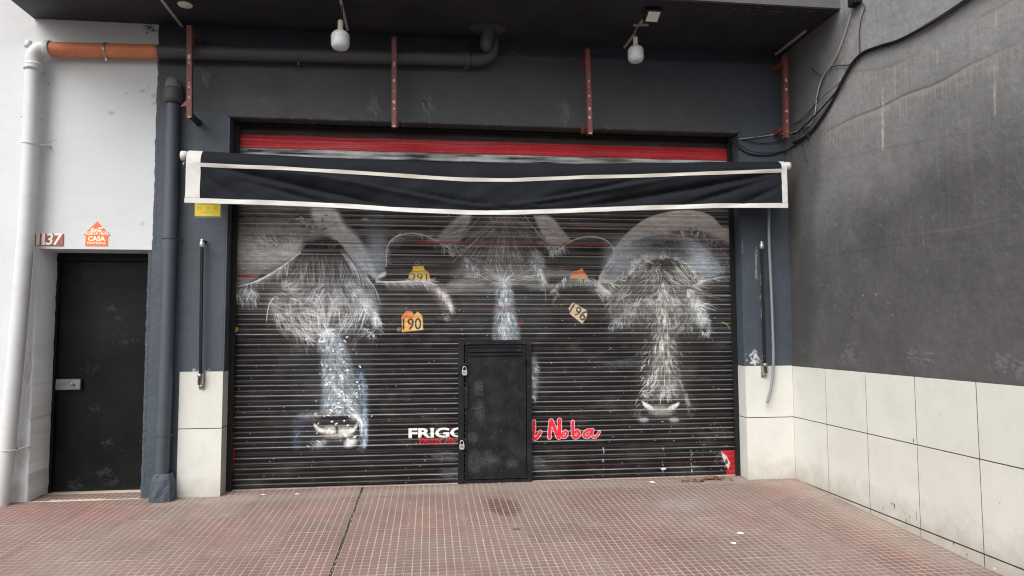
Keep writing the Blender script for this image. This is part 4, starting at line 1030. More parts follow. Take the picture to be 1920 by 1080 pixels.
# uneven coat where white meets slate
r = MB()
V = []; zz_ = np.linspace(DT, ZC, 60)
for z in zz_: V += [(XB - .004 + RNG.normal(0, .0025), -.0015, z), (XB + .02, -.0015, z)]
r.add(V, [(i * 2, i * 2 + 1, i * 2 + 3, i * 2 + 2) for i in range(len(zz_) - 1)], M['front']); part('paint_edge', r, shop_wall)

# side wall
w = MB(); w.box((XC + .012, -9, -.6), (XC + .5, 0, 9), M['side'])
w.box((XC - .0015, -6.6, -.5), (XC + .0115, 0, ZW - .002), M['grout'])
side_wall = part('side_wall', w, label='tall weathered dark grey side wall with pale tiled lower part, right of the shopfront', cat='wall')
STEP = .525
def flat_tile(w_, h_, th=.012): return MB().box((0, 0, 0), (w_, th, h_), M['tile'], .0006).mesh('wall_tile')
G_ = .0035
zb = -.009
tA = MB().box((0, -STEP + 2 * G_, 0), (.012, 0, ZM - zb - 2 * G_), M['tile'], .0006).mesh('wall_tile')
tB = MB().box((0, -STEP + 2 * G_, 0), (.012, 0, ZW - ZM - 2 * G_), M['tile'], .0006).mesh('wall_tile')
for i in range(12):
    y = -.003 - i * STEP
    part('wall_tile', tA, side_wall, (XC - .004 + random.uniform(0, .0012), y - G_, zb + G_))
    part('wall_tile', tB, side_wall, (XC - .004 + random.uniform(0, .0012), y - G_, ZM + G_))
    # skirting wedge under the tiles
    y0, y1 = y - G_, y - STEP + G_
    s = MB(); s.prism([(y0, min(zb - .003, gz(y0) + .0)), (y1, zb - .003), (y1, gz(y1) - .05), (y0, gz(y0) - .05)], lambda a, b: (XC - .001, a, b), lambda a, b: (XC + .008, a, b), M['mortar'])
    sk = MB(); sk.prism([(y0, zb - .006), (y1, zb - .006), (y1, gz(y1) - .05), (y0, gz(y0) - .05)], lambda a, b: (XC - .003, a, b), lambda a, b: (XC + .008, a, b), M['tile'])
    part('skirting_tile', sk, side_wall)
for (px, py, a_, h_) in ((1677, 948, .006, .026), (1673, 944, .006, .008), (1656, 952, .008, .007), (1718, 964, .004, .04), (1706, 968, .003, .018), (1699, 975, .004, .014), (1749, 988, .012, .014), (1762, 777, .005, .005), (1875, 944, .005, .005), (1788, 1018, .006, .018), (1813, 1040, .004, .012), (1865, 1066, .02, .015), (1713, 826, .006, .018), (1696, 963, .004, .004)):
    q = at(px, py, x=XC - .004); n_ = 9; t_ = np.linspace(0, 2 * math.pi, n_, endpoint=False)
    sk = MB(); V = [(XC - .0048, q[1] + a_ * math.cos(b_) * RNG.uniform(.3, 1.2), q[2] + h_ * math.sin(b_) * RNG.uniform(.3, 1.2)) for b_ in t_]
    sk.add(V, [tuple(range(n_))], M['mortar'] if a_ > .011 and py > 860 else M['bed']); part('tile_chip', sk, side_wall)
# pillar tiles, front and reveals
xl0 = float(at(334, 850, y=0)[0])
g = MB(); g.box((xl0 + .002, -.006, -.2), (XL - .002, -.0005, ZW - .003), M['grout']); g.box((XR + .002, -.006, -.2), (XC - .005, -.0005, ZW - .003), M['grout'])
g.box((XL - .0005, .0, -.2), (XL + .006, .14, ZW - .003), M['grout']); g.box((XR - .006, .0, -.2), (XR + .0005, .14, ZW - .003), M['grout'])
part('tile_bed', g, shop_wall)
for (a, b) in ((xl0, XL + .012), (XR - .012, XC - .006)):
    for (z0, z1) in ((-.03, ZM - G_), (ZM + G_, ZW)):
        part('wall_tile', MB().box((a, -.018, z0), (b, -.0065, z1), M['tile'], .0006), shop_wall)
for s_, x in ((1, XL), (-1, XR)):
    for (z0, z1) in ((-.03, ZM - G_), (ZM + G_, ZW)):
        xa, xb_ = sorted((x + s_ * .0065, x + s_ * .0118))
        part('wall_tile', MB().box((xa, -.006, z0), (xb_, .135, z1), M['tile'], .001), shop_wall)

# ------------------------------------------------------------------ overhanging slab
s = MB()
s.box((-3.225, SLAB, ZC), (XC + .011, -.001, ZC + .42), M['soffit'])
slab = part('overhang_slab', s, label='black painted concrete overhang above the shutter', cat='overhang')
f = MB(); f.box((-3.235, SLAB - .03, ZC + .004), (XC + .011, SLAB - .001, ZC + 1.3), M['concrete']); part('fascia', f, slab)
f = MB()
for i in range(70):                                            # flaking edge of the soffit
    x = -3.2 + RNG.random() * 6.4; x = x if RNG.random() < .4 else RNG.uniform(2.1, 3.2)
    y = SLAB + RNG.uniform(.0, .11); a = RNG.uniform(.01, .035)
    t = np.linspace(0, 2 * math.pi, 7, endpoint=False)
    pl = [(x + a * math.cos(q) * RNG.uniform(.5, 1.6) , y + a * .35 * math.sin(q) * RNG.uniform(.5, 1.3)) for q in t]
    f.prism(pl, lambda u, v: (u, v, ZC + .001), lambda u, v: (u, v, ZC - .003), M['concrete'] if RNG.random() < .25 else M['soffit'])
part('flaking_edge', f, slab, kind='stuff')

# ------------------------------------------------------------------ roller shutter
xs0, xs1 = -1.655, 2.795
sh = thing('roller_shutter', 'closed corrugated roller shutter painted with three cattle heads and FRIGO lettering', 'roller shutter', (0, SH, 0))
def slat_mesh():
    p = PITCH_S
    prof = [(0.0, .010), (.0015, .0035), (.004, .001), (.010, -.0015), (.018, -.0032), (.027, -.0036), (.0325, -.0022), (.0365, .0015), (.0395, .0035), (.043, .0035), (.046, .0015), (.051, -.0012), (.059, -.003), (.068, -.0036), (.0755, -.0022), (.0795, .0015), (.0825, .004), (.0855, .0065), (p - .0006, .010)]
    nx = 14; V = []; F = []
    prof = [(z, min(y * .32, .0016)) for z, y in prof]
    for i in range(nx + 1):
        x = xs0 + (xs1 - xs0) * i / nx
        dz = .0016 * math.sin(i * 1.9) + .0007 * math.sin(i * 4.1)
        for z, y in prof: V.append((x, y, z + (dz if 0 < i < nx else 0)))
    n = len(prof)
    for i in range(nx):
        for k in range(n - 1): F.append((i * n + k, (i + 1) * n + k, (i + 1) * n + k + 1, i * n + k + 1))
    return MB().add(V, F, M['mural'], True)
sm = slat_mesh().mesh('slat')
NS = 37
for i in range(NS):
    o = part('slat', sm, sh, (random.uniform(-.003, .003), random.uniform(-.0012, .0012), -.045 + .012 + i * PITCH_S))
part('back_plate', MB().box((XL - .1, .03, -.1), (XR + .1, .04, ZL + .3), M['dark']), sh)
b = MB(); b.box((xs0, -.014, -.06), (xs1, .01, -.026 + .012), M['blackmatt'], .002); part('bottom_rail', b, sh)
for (a, b_) in ((XL + .013, XL + .058), (XR - .058, XR - .013)):
    g = MB(); g.box((a, -.062, -.1), (b_, -.045, ZL + .02), M['blackmatt'], .002)
    if a < 0: g.box((a, -.045, -.1), (a + .006, .02, ZL + .02), M['blackmatt'])
    else: g.box((b_ - .006, -.045, -.1), (b_, .02, ZL + .02), M['blackmatt'])
    part('guide_rail', g, sh)
# black painted reveal strips above the tiles
g = MB(); g.box((XL - .0005, .002, ZW + .003), (XL + .0127, .128, ZL - .006), M['slate']); g.box((XR - .0127, .002, ZW + .003), (XR + .0005, .128, ZL - .006), M['slate'])
part('reveal_render', g, shop_wall)
part('box_strut', MB().box((XL + .06, -.05, ZL - .028), (XR - .06, .0, ZL - .004), M['blackmatt'], .002), sh)

# wicket door
YW = SH - .03
def wp(px, py, y=YW): q = at(px, py, y=y); return q[0], q[2]
ax0, az1 = wp(861, 638); ax1, az0 = wp(996, 904)
ax0 = (wp(861, 638)[0] + wp(857, 900)[0]) / 2; ax1 = (wp(996, 638)[0] + wp(997, 900)[0]) / 2
wk = part('wicket_door', MB().box((ax0 + .075, YW - .012 - SH, az0 + .055), (ax1 - .062, YW + .004 - SH, az1 - .06), M['wicket'], .002), sh)
def wpart(name, mb, **k): return part(name, mb, wk, **k)
fr = MB(); yb, yf = YW + .012 - SH, YW - .022 - SH
fr.box((ax0, yf, az0), (ax0 + .05, yb, az1), M['wicket'], .003); fr.box((ax1 - .045, yf, az0), (ax1, yb, az1), M['wicket'], .003)
fr.box((ax0 + .051, yf + .004, az1 - .04), (ax1 - .046, yb, az1), M['wicket'], .003); fr.box((ax0 + .051, yf + .004, az0), (ax1 - .046, yb, az0 + .035), M['wicket'], .003)
wpart('frame', fr)
fr = MB(); e = .014; lx0, lx1, lz0, lz1 = ax0 + .062, ax1 - .05, az0 + .042, az1 - .048
for a in (((lx0, lz0), (lx0 + e, lz1)), ((lx1 - e, lz0), (lx1, lz1)), ((lx0 + e, lz1 - e), (lx1 - e, lz1)), ((lx0 + e, lz0), (lx1 - e, lz0 + e))):
    fr.box((a[0][0], yf - .002, a[0][1]), (a[1][0], yf + .014, a[1][1]), M['wicket'], .002)
wpart('leaf_rim', fr)
for zc in (lz1 - .05, lz1 - .082):
    lv = MB(); V = []
    for k in range(9):
        x = lx0 + .035 + (lx1 - lx0 - .07) * k / 8; V += [(x, yf + .006, zc - .011), (x, yf - .008, zc - .002), (x, yf - .007, zc + .006), (x, yf + .006, zc + .009)]
    lv.add(V, [(k * 4 + j, k * 4 + j + 1, k * 4 + j + 5, k * 4 + j + 4) for k in range(8) for j in (0, 1, 2)], M['wicket']); wpart('vent_louvre', lv)
hx = wp(874, 745)[0]
h = MB(); z1h, z0h = wp(874, 725)[1], wp(874, 765)[1]
h.box((hx - .017, yf - .014, z0h), (hx + .017, yf - .006, z1h), M['wicket'], .003); h.box((hx - .01, yf - .006, z0h + .02), (hx + .01, yf + .012, z0h + .03), M['wicket']); h.box((hx - .01, yf - .006, z1h - .03), (hx + .01, yf + .012, z1h - .02), M['wicket'])
wpart('handle', h)
ex = wp(883, 766)
h = MB(); h.lathe([(0, -.016), (.006, -.016), (.007, -.01), (.007, .0)], (ex[0] + .005, yf + .006, ex[1]), (0, 1, 0), M['darksteel'], 10); wpart('keyhole', h)
for (px, py) in ((871, 683), (867, 823)):
    hx_, hz_ = wp(px, py)
    h = MB(); h.box((hx_ - .035, yf - .006, hz_ - .012), (hx_ + .04, yf - .001, hz_ + .012), M['wicket'], .0015)
    h.tube([(hx_ - .003, yf - .006, hz_ - .008), (hx_ - .003, yf - .02, hz_ - .008), (hx_ - .003, yf - .02, hz_ + .01), (hx_ - .003, yf - .006, hz_ + .01)], .0035, M['darksteel'], 6); wpart('hasp', h)
for px, py in ((990, 680), (990, 860)):
    hx_, hz_ = wp(px, py); wpart('hinge', MB().tube([(hx_ - .03, yf - .004, hz_ - .03), (hx_ - .03, yf - .004, hz_ + .03)], .007, M['wicket'], 8))
def padlock(px, py, label):
    x, z = wp(px, py, YW - .05)
    t = thing('padlock', label, 'padlock', (x, SH + yf - .020, z), group='padlocks on the wicket door')
    b = MB(); pr = [(-.021, .012), (.021, .012), (.0225, .004), (.0215, -.022), (.012, -.031), (-.012, -.031), (-.0215, -.022), (-.0225, .004)]
    b.prism(pr, lambda u, v: (u, -.010, v), lambda u, v: (u, .008, v), M['padlock'])
    b.prism([(-.012, .0), (.012, .0), (.012, -.014), (-.012, -.014)], lambda u, v: (u, -.0112, v), lambda u, v: (u, -.0098, v), M['steel'])
    part('body', b, t)
    sk = MB(); a = np.linspace(0, math.pi, 10)
    sk.tube([(-.014, 0, .008)] + [(-.014 * math.cos(q), 0, .03 + .014 * math.sin(q)) for q in a] + [(.014, 0, .008)], .0035, M['padlock'], 8); part('shackle', sk, t)
padlock(871, 697, 'upper silver padlock hanging on the left side of the black wicket door')
padlock(866, 836, 'lower silver padlock near the FRIGO lettering on the black wicket door')

# ------------------------------------------------------------------ small door 1137
YD = .30
dz0 = float(at(180, 936, y=YD)[2]); dtop = DT - .02
dx0 = float(at(94, 700, y=YD)[0]); dx1 = DR + .06
door = thing('entrance_door', 'plain black metal door with a small lock plate, under house number 1137', 'door', ((dx0 + dx1) / 2, YD, 0))
ox, oy = (dx0 + dx1) / 2, YD
def drel(mb): return rel(mb, (ox, oy, 0))
fr = MB(); fr.box((dx0 - .03, YD - .012, -.08), (dx0 + .045, YD + .06, dtop + .05), M['black'], .003); fr.box((dx1 - .02, YD - .012, -.08), (dx1 + .06, YD + .06, dtop + .05), M['black'], .003)
fr.box((dx0 + .0455, YD - .012, dtop - .045), (dx1 - .0205, YD + .06, dtop + .05), M['black'], .003); part('frame', drel(fr), door)
lf = MB(); nx, nz = 12, 20; V = []
for j in range(nz + 1):
    for i in range(nx + 1):
        x = dx0 + .049 + (dx1 - dx0 - .075) * i / nx; z = .004 + (dtop - .055) * j / nz
        V.append((x, YD + .02 + .0025 * math.sin(i * 1.3 + j * .4) + .002 * math.sin(j * .9), z))
lf.add(V, [(j * (nx + 1) + i, j * (nx + 1) + i + 1, (j + 1) * (nx + 1) + i + 1, (j + 1) * (nx + 1) + i) for j in range(nz) for i in range(nx)], M['black'], True)
lf.box((dx0 + .048, YD + .03, .003), (dx1 - .024, YD + .05, dtop - .047), M['black'])
part('leaf', drel(lf), door)
a = at(104, 711, y=YD - .02); b = at(150, 731, y=YD - .02)
lp = MB(); lp.box((a[0], YD - .02, b[2]), (b[0], YD + .012, a[2]), M['steel'], .004)
cx, cz = a[0] + (b[0] - a[0]) * .72, (a[2] + b[2]) / 2
pl = part('lock_plate', drel(lp), door)
kk = MB(); kk.lathe([(0, -.03), (.010, -.03), (.013, -.024), (.013, 0)], (cx, YD - .02, cz), (0, 1, 0), M['steel'], 14); kk.box((cx - .0015, YD - .052, cz - .006), (cx + .0015, YD - .0505, cz + .006), M['dark'])
kk.box((a[0] + .006, YD - .0225, cz - .003), (a[0] + .02, YD - .0205, cz + .001), M['dark'])
part('lock_cylinder', drel(kk), pl)
part('threshold', drel(MB().box((DL + .01, -.02, -.10), (DR - .004, YD + .05, .0), M['threshold'], .004)), door)

# ------------------------------------------------------------------ signs and number
def text_mesh(mb, body, x0, x1, z0, z1, y, m, th=.0015, shear=0, offset=0):
    V, T_ = text_tris(body, shear, offset)
    lo = V.min(0); hi = V.max(0); uv = (V - lo) / (hi - lo)
    P = [(x0 + (x1 - x0) * u, y, z0 + (z1 - z0) * v) for u, v in uv]
    mb.add(P, [tuple(t) for t in T_], m)
    return mb
def rect_at(px0, py0, px1, py1, y=0.0):
    a = at(px0, py0, y=y); b = at(px1, py1, y=y); return a[0], b[2], b[0], a[2]
hn = thing('house_number', 'white numerals 1137 on two brick-red tiles above the left end of the door', 'house number', tuple(at(94, 450, y=0)))
L0 = hn.location[:]
x0, z0, x1, z1 = rect_at(67, 438, 119, 461)
for i in range(2):
    xm = x0 + (x1 - x0) * (.5)
    q = MB().box((x0 if i == 0 else xm + .001, -.008, z0), (xm - .001 if i == 0 else x1, .0, z1), M['numtile'], .001); part('number_tile', rel(q, L0), hn)
wd = (x1 - x0)
for i, (ch, u0, u1) in enumerate((('1', .05, .17), ('1', .24, .36), ('3', .38, .64), ('7', .66, .98))):
    q = text_mesh(MB(), ch, x0 + wd * u0, x0 + wd * u1, z0 + .004, z1 + .003, -.0098, M['numwhite'], offset=.02, shear=.12 if ch in '37' else 0); part('numeral', rel(q, L0), hn)

x0, z0, x1, z1 = rect_at(158, 415, 206, 461.5)
L0 = ((x0 + x1) / 2, 0, z0)
sg = thing('alarm_sign', 'orange house-shaped sticker reading ALERTA TIGRE CASA PROTEGIDA above the black door', 'sign', L0)
W_, H_ = x1 - x0, z1 - z0
pl = [(.08, 0), (.92, 0), (.92, .40), (1.0, .46), (.5, 1.0), (.0, .46), (.08, .40)]
q = MB().prism(pl, lambda u, v: (x0 + u * W_, -.003, z0 + v * H_), lambda u, v: (x0 + u * W_, -.0002, z0 + v * H_), M['signorange']); part('board', rel(q, L0), sg)
for body, u0, u1, v0, v1, of in (('ALERTA TIGRE', .06, .94, .45, .595, .035), ('CASA', .17, .83, .20, .40, .045), ('PROTEGIDA', .16, .84, .07, .165, .03)):
    q = text_mesh(MB(), body, x0 + u0 * W_, x0 + u1 * W_, z0 + v0 * H_, z0 + v1 * H_, -.0042, M['signcream'], offset=of); part('lettering', rel(q, L0), sg)
q = MB()
for cu0, cv0 in ((.34, .70), (.46, .66), (.58, .72), (.40, .62), (.55, .62), (.62, .64), (.68, .74), (.31, .64)):
    t = np.linspace(0, 2 * math.pi, 8, endpoint=False)
    q.add([(x0 + (cu0 + .055 * math.cos(a_)) * W_, -.0042 - .0002 * (cu0 * 10 % 3), z0 + (cv0 + .035 * math.sin(a_)) * H_) for a_ in t], [tuple(range(8))], M['signcream'])
part('emblem', rel(q, L0), sg)

x0, z0, x1, z1 = rect_at(366, 371, 414, 406.5)
L0 = ((x0 + x1) / 2, 0, z0)
ys = thing('yellow_sticker', 'small yellow notice with fine print on the slate pillar, half hidden by the awning', 'sticker', L0)
q = MB().box((x0 - .006, -.0012, z0 - .012), (x1 + .012, -.0002, z1), M['film']); part('film', rel(q, L0), ys)
q = MB().box((x0 + .002, -.0025, z0 + .003), (x1 - .004, -.0014, z1), M['yellow']); part('sheet', rel(q, L0), ys)
wd, ht = x1 - x0, z1 - z0
q = MB()
for body, u0, u1, v0, v1, mm in (('CAMARAS DE SEGURIDAD', .08, .9, .70, .76, 'ink'), ('LAS VEINTICUATRO HORAS', .08, .9, .61, .67, 'ink')):
    text_mesh(q, body, x0 + u0 * wd, x0 + u1 * wd, z0 + v0 * ht, z0 + v1 * ht, -.0033, M[mm])
for u in (.1, .42, .7):
    text_mesh(q, 'oo', x0 + u * wd, x0 + (u + .16) * wd, z0 + .42 * ht, z0 + .54 * ht, -.0033, M['brownink']); text_mesh(q, 'mmmm', x0 + u * wd, x0 + (u + .17) * wd, z0 + .34 * ht, z0 + .37 * ht, -.0033, M['brownink'])
text_mesh(q, 'mmmmmmmmm', x0 + .28 * wd, x0 + .68 * wd, z0 + .2 * ht, z0 + .235 * ht, -.0033, M['brownink'])
part('print', rel(q, L0), ys)

# ------------------------------------------------------------------ pipes
def wpath(pts, y): return [tuple(at(a, b, y=y)) for a, b in pts]
def sm3(pts):
    return [tuple(p) for p in smooth_path(np.array(pts))]
def clampring(p, ax, r, m, parent, name='pipe_clamp', half=.007):
    q = MB().lathe([(r, -half), (r + .006, -half), (r + .006, half), (r, half)], p, ax, m, 20, False)
    return part(name, q, parent)
YP = -.085; RP = .057
pa = np.array(at(92, 92, y=YP)); pb = np.array(at(870, 111, y=YP))
dpipe = (pb - pa) / np.linalg.norm(pb - pa)
def onpipe(px): t = (at(px, 100, y=YP)[0] - pa[0]) / (pb - pa)[0]; return pa + (pb - pa) * t
hp = thing('drain_pipe', 'horizontal drain pipe under the overhang, bare orange over the white wall and charcoal beyond', 'pipe')
pm = onpipe(299)
part('orange_length', MB().tube([pa - dpipe * .02, pm], RP, M['orange'], 24), hp, label='bare orange length of the drain pipe over the white wall')
# ragged paint edge
V = []; nE = 24
part('painted_length', MB().tube([pm, pb + dpipe * .01], RP + .0012, M['charcoal'], 24), hp, label='charcoal painted length of the drain pipe')
ragged = MB()
ax = Vector(dpipe); up = Vector((0, 0, 1)); up = (up - ax * up.dot(ax)).normalized(); sdv = ax.cross(up)
for k in range(nE):
    a0, a1 = 2 * math.pi * k / nE, 2 * math.pi * (k + 1) / nE
    e0 = .012 + .02 * abs(math.sin(k * 2.7)) ; R_ = RP + .0014
    P0 = Vector(pm); f0 = lambda a_, d_: P0 + (up * math.cos(a_) + sdv * math.sin(a_)) * R_ + ax * d_
    ragged.add([f0(a0, .02), f0(a1, .02), f0((a0 + a1) / 2, -e0)], [(0, 1, 2)], M['charcoal'])
part('paint_runs', ragged, hp)
el = MB(); c0 = Vector(at(870, 111, y=YP)); cpt = at(922, 22, z=ZC)
path = sm3([pb, onpipe(893), at(912, 108, y=YP - .01), at(924, 92, y=YP - .03), at(921, 70, y=YP - .05), np.array([cpt[0] - .015, YP - .12, ZC - .14]), np.array([cpt[0], YP - .14, ZC + .02])])
el.tube(path, RP - .002, M['charcoal'], 20)
part('ceiling_bend', el, hp)
part('socket_collar', MB().lathe([(RP, -.035), (RP + .012, -.03), (RP + .012, -.018), (RP + .006, -.014), (RP + .012, -.01), (RP + .012, .02), (RP, .03)], pb + dpipe * .03, dpipe, M['charcoal'], 24), hp)
pt = MB(); t = np.linspace(0, 2 * math.pi, 22, endpoint=False); ccx, ccy = path[-1][0], path[-1][1]
pt.prism([(ccx + (.15 + RNG.normal(0, .012)) * math.cos(a_), ccy + (.12 + RNG.normal(0, .01)) * math.sin(a_)) for a_ in t], lambda u, v: (u, v, ZC + .001), lambda u, v: (u, v, ZC - .012), M['charcoal'])
part('ceiling_patch', pt, hp)
for px in (200, 560, 874):
    clampring(onpipe(px), dpipe, RP + .001, M['steel'] if px == 200 else M['charcoal'], hp)
    p_ = onpipe(px); part('clamp_lug', MB().box((p_[0] - .008, p_[1] - .006, p_[2] - RP - .03), (p_[0] + .008, p_[1] + .006, p_[2] - RP - .003), M['steel'] if px == 200 else M['charcoal']), hp)
# white downpipe
vp = thing('downpipe', 'tall white plastic downpipe running down the white wall at the far left', 'pipe')
top = np.array(at(64, 112, y=YP))
cl_ = wpath([(63, 118), (59, 230), (51, 400), (42, 520), (31, 650), (14, 830), (2, 935), (0, 950)], YP)
part('pipe_length', MB().tube(sm3(cl_), .059, M['pvc'], 28), vp)
el = MB(); c = [top + (0, 0, -.05), top + (0, 0, .01), top + (.012, 0, .05), top + (.045, 0, .085), top + (.09, 0, .098), pa + dpipe * .0]
el.tube(sm3(c), [.062] * len(sm3(c)), M['pvc'], 28); part('elbow', el, vp)
for p_, d_, hh in ((pa - dpipe * .005, dpipe, .02), (top + (0, 0, -.06), (0, 0, 1), .03)):
    part('elbow_collar', MB().lathe([(.058, -hh), (.067, -hh), (.069, -hh * .3), (.065, 0), (.069, hh * .4), (.067, hh), (.058, hh)], p_, d_, M['pvc'], 28), vp)
for px, py in ((60, 270), (19, 842)):
    clampring(at(px - 2, py, y=YP), (.1, 0, 1), .059, M['pvc'], vp, half=.005)
    q = at(px, py, y=YP); part('clamp_lug', MB().tube([(q[0] + .06, YP + .01, q[2]), (q[0] + .1, -.002, q[2] + .008)], .006, M['pvc'], 6), vp)
q = at(49, 80, y=YP); part('end_plug', MB().lathe([(0, -.03), (.022, -.03), (.024, .0), (.02, .03), (0, .03)], (q[0], YP + .03, q[2]), (.2, 0, 1), M['pvc'], 12), vp)
# slate downpipe beside the door
YS = -.062
sp = thing('downpipe', 'slate blue painted downpipe between the black door and the shutter', 'pipe')
cl_ = wpath([(324, 196), (320, 400), (313, 640), (305, 850), (303, 905)], YS)
part('pipe_length', MB().tube(sm3(cl_), .053, M['slate'], 26), sp)
q = at(325, 178, y=YS)
part('socket', MB().lathe([(.054, -.075), (.066, -.07), (.074, -.05), (.075, .045), (.070, .055), (.055, .058)], q, (0, 0, 1), M['charcoal'], 26), sp)
cap = MB(); cap.tube([(q[0], YS, q[2] + .04), (q[0] - .004, YS + .004, q[2] + .08), (q[0] - .014, YS + .02, q[2] + .12), (q[0] - .02, YS + .04, q[2] + .15)], [.066, .062, .05, .02], M['cementgrey'], 14); part('cement_cap', cap, sp)
bs = MB(); q0 = at(305, 935, y=-.07)
for k, (hw, z_) in enumerate(((.1, -.04), (.098, .06), (.092, .13), (.078, .19), (.066, .24))):
    pass
Vb = []; rings = ((.105, -.05), (.10, .03), (.098, .10), (.088, .165), (.070, .21))
for rr_, z_ in rings:
    for k in range(16):
        an = 2 * math.pi * k / 16; cs, sn = math.cos(an), math.sin(an); e_ = (abs(cs) ** 4 + abs(sn) ** 4) ** -.25
        Vb.append((q0[0] + rr_ * cs * e_ * .9 + RNG.normal(0, .003), -.062 + rr_ * sn * e_ * .85 + RNG.normal(0, .003), z_))
bs.add(Vb, [(i * 16 + k, i * 16 + (k + 1) % 16, (i + 1) * 16 + (k + 1) % 16, (i + 1) * 16 + k) for i in range(4) for k in range(16)], M['slaterough'])
part('cement_foot', bs, sp)
for px, py in ((318, 447), (306, 816)):
    clampring(at(px, py, y=YS), (0, 0, 1), .053, M['slate'], sp, half=.004)
    q = at(px, py, y=YS); part('clamp_lug', MB().tube([(q[0] + .05, YS - .02, q[2] - .004), (q[0] + .085, -.004, q[2] + .0)], .005, M['slate'], 6), sp)

# ------------------------------------------------------------------ red steel brackets
YB = -.21; hb = .0195
for (px0, py0, px1, py1, lab, foot) in ((356, 49, 356, 222, 'red-brown steel sign bracket beside the capped slate downpipe, leftmost of four', -1),
                                  (739, 71, 739, 240, 'red-brown steel sign bracket right of the left bulb, crossing the charcoal pipe', -1),
                                  (1101, 93, 1106, 253, 'red-brown steel sign bracket left of the right bulb, above the red slats', 1),
                                  (1471, 106, 1474, 259, 'red-brown steel sign bracket in the corner with the side wall', 1)):
    A = at(px0, py0, y=YB); B = at(px1, py1, y=YB)
    t = thing('sign_bracket', lab, 'bracket', (B[0], YB, B[2]), group='red steel sign brackets under the overhang')
    bar = MB(); lean = A[0] - B[0]
    V = [(sx * hb + l, sy * hb, z) for z, l in ((0, 0), (A[2] - B[2], lean)) for sx, sy in ((-1, -1), (1, -1), (1, 1), (-1, 1))]
    bar.add(V, [(0, 1, 5, 4), (1, 2, 6, 5), (2, 3, 7, 6), (3, 0, 4, 7), (4, 5, 6, 7)], M['redoxide'])
    bar.add([(sx * hb * .86, sy * hb * .86, .002) for sx, sy in ((-1, -1), (1, -1), (1, 1), (-1, 1))], [(0, 1, 2, 3)], M['dark'])
    part('upright', bar, t)
    H_ = A[2] - B[2]
    for z_ in (.03 if foot < 0 and px0 < 500 else .10, H_ - .05):
        part('stub_arm', MB().box((-hb * .8 + lean * z_ / H_, hb + .0005, z_ - .02), (hb * .8 + lean * z_ / H_, -YB - .006, z_ + .02), M['redoxide'] if z_ > .05 else M['darksteel'], .001), t)
        part('wall_plate', MB().box((-.026 + lean * z_ / H_, -YB - .006, z_ - .028), (.026 + lean * z_ / H_, -YB - .0005, z_ + .028), M['darksteel'] if z_ < .05 else M['redoxide'], .001), t)
    if px0 < 500: part('side_lug', MB().add([(-hb, .0, .15), (-hb, .0, .10), (-.075, .0, .095), (-.03, .0, .15)], [(0, 1, 2, 3)], M['redoxide']).add([(-hb, .006, .15), (-hb, .006, .10), (-.075, .006, .095), (-.03, .006, .15)], [(3, 2, 1, 0)], M['redoxide']), t)
    for k in range(6):
        sc = MB()
        z_ = H_ * (.06 + .12 * k + RNG.uniform(-.06, .06)); w_ = hb * RNG.choice([.25, .4, .85]); xo = lean * z_ / H_
        n_ = 7; th = np.linspace(0, 2 * math.pi, n_, endpoint=False)
        sc.add([(xo + w_ * math.cos(a_) * RNG.uniform(.6, 1), -hb - .0006, z_ + (.008 + .006 * (k % 3)) * math.sin(a_) * RNG.uniform(.2, 1.5)) for a_ in th], [tuple(range(n_))], M['scuff'])
        part('scuff_mark', sc, t)

# ------------------------------------------------------------------ ceiling: cable ducts, bulbs, plates
def ceil_strip(px0, py0, px1, py1, label, w_=.011):
    A = at(px0, py0, z=ZC - .004); B = at(px1, py1, z=ZC - .004); d = Vector(B - A); n = Vector((-d.y, d.x, 0)).normalized() * w_
    A = Vector(A); B = Vector(B); q = MB()
    V = [A + n, A - n, B - n, B + n]; V = V + [v + Vector((0, 0, -.012)) for v in V]
    q.add([v + Vector((0, 0, .0035)) for v in V], [(0, 1, 2, 3), (4, 5, 6, 7), (0, 1, 5, 4), (1, 2, 6, 5), (2, 3, 7, 6), (3, 0, 4, 7)], M['duct'])
    return part('cable_duct', rel(q, A), loc=A, label=label, cat='cable duct', group='pale cable ducts on the black ceiling')
ceil_strip(298, -8, 343, 51, 'pale cable duct on the ceiling running to the leftmost red bracket')
ceil_strip(636, -12, 652, 56, 'pale cable duct on the ceiling beside the left hanging bulb')
ceil_strip(1210, 31, 1200, 44, 'short pale duct piece next to the square floodlight on the ceiling')
ceil_strip(1197, 46, 1189, 60, 'short twisted duct piece just above the right bulb, below the crossing piece', .009)
ceil_strip(1187, 47, 1216, 46, 'broken duct piece crossing the others above the right bulb', .012)
ceil_strip(1191, 61, 1170, 89, 'loose lower duct piece hanging left of the right bulb')
ceil_strip(1511, 57, 1454, 102, 'pale cable duct on the ceiling over the corner bracket')
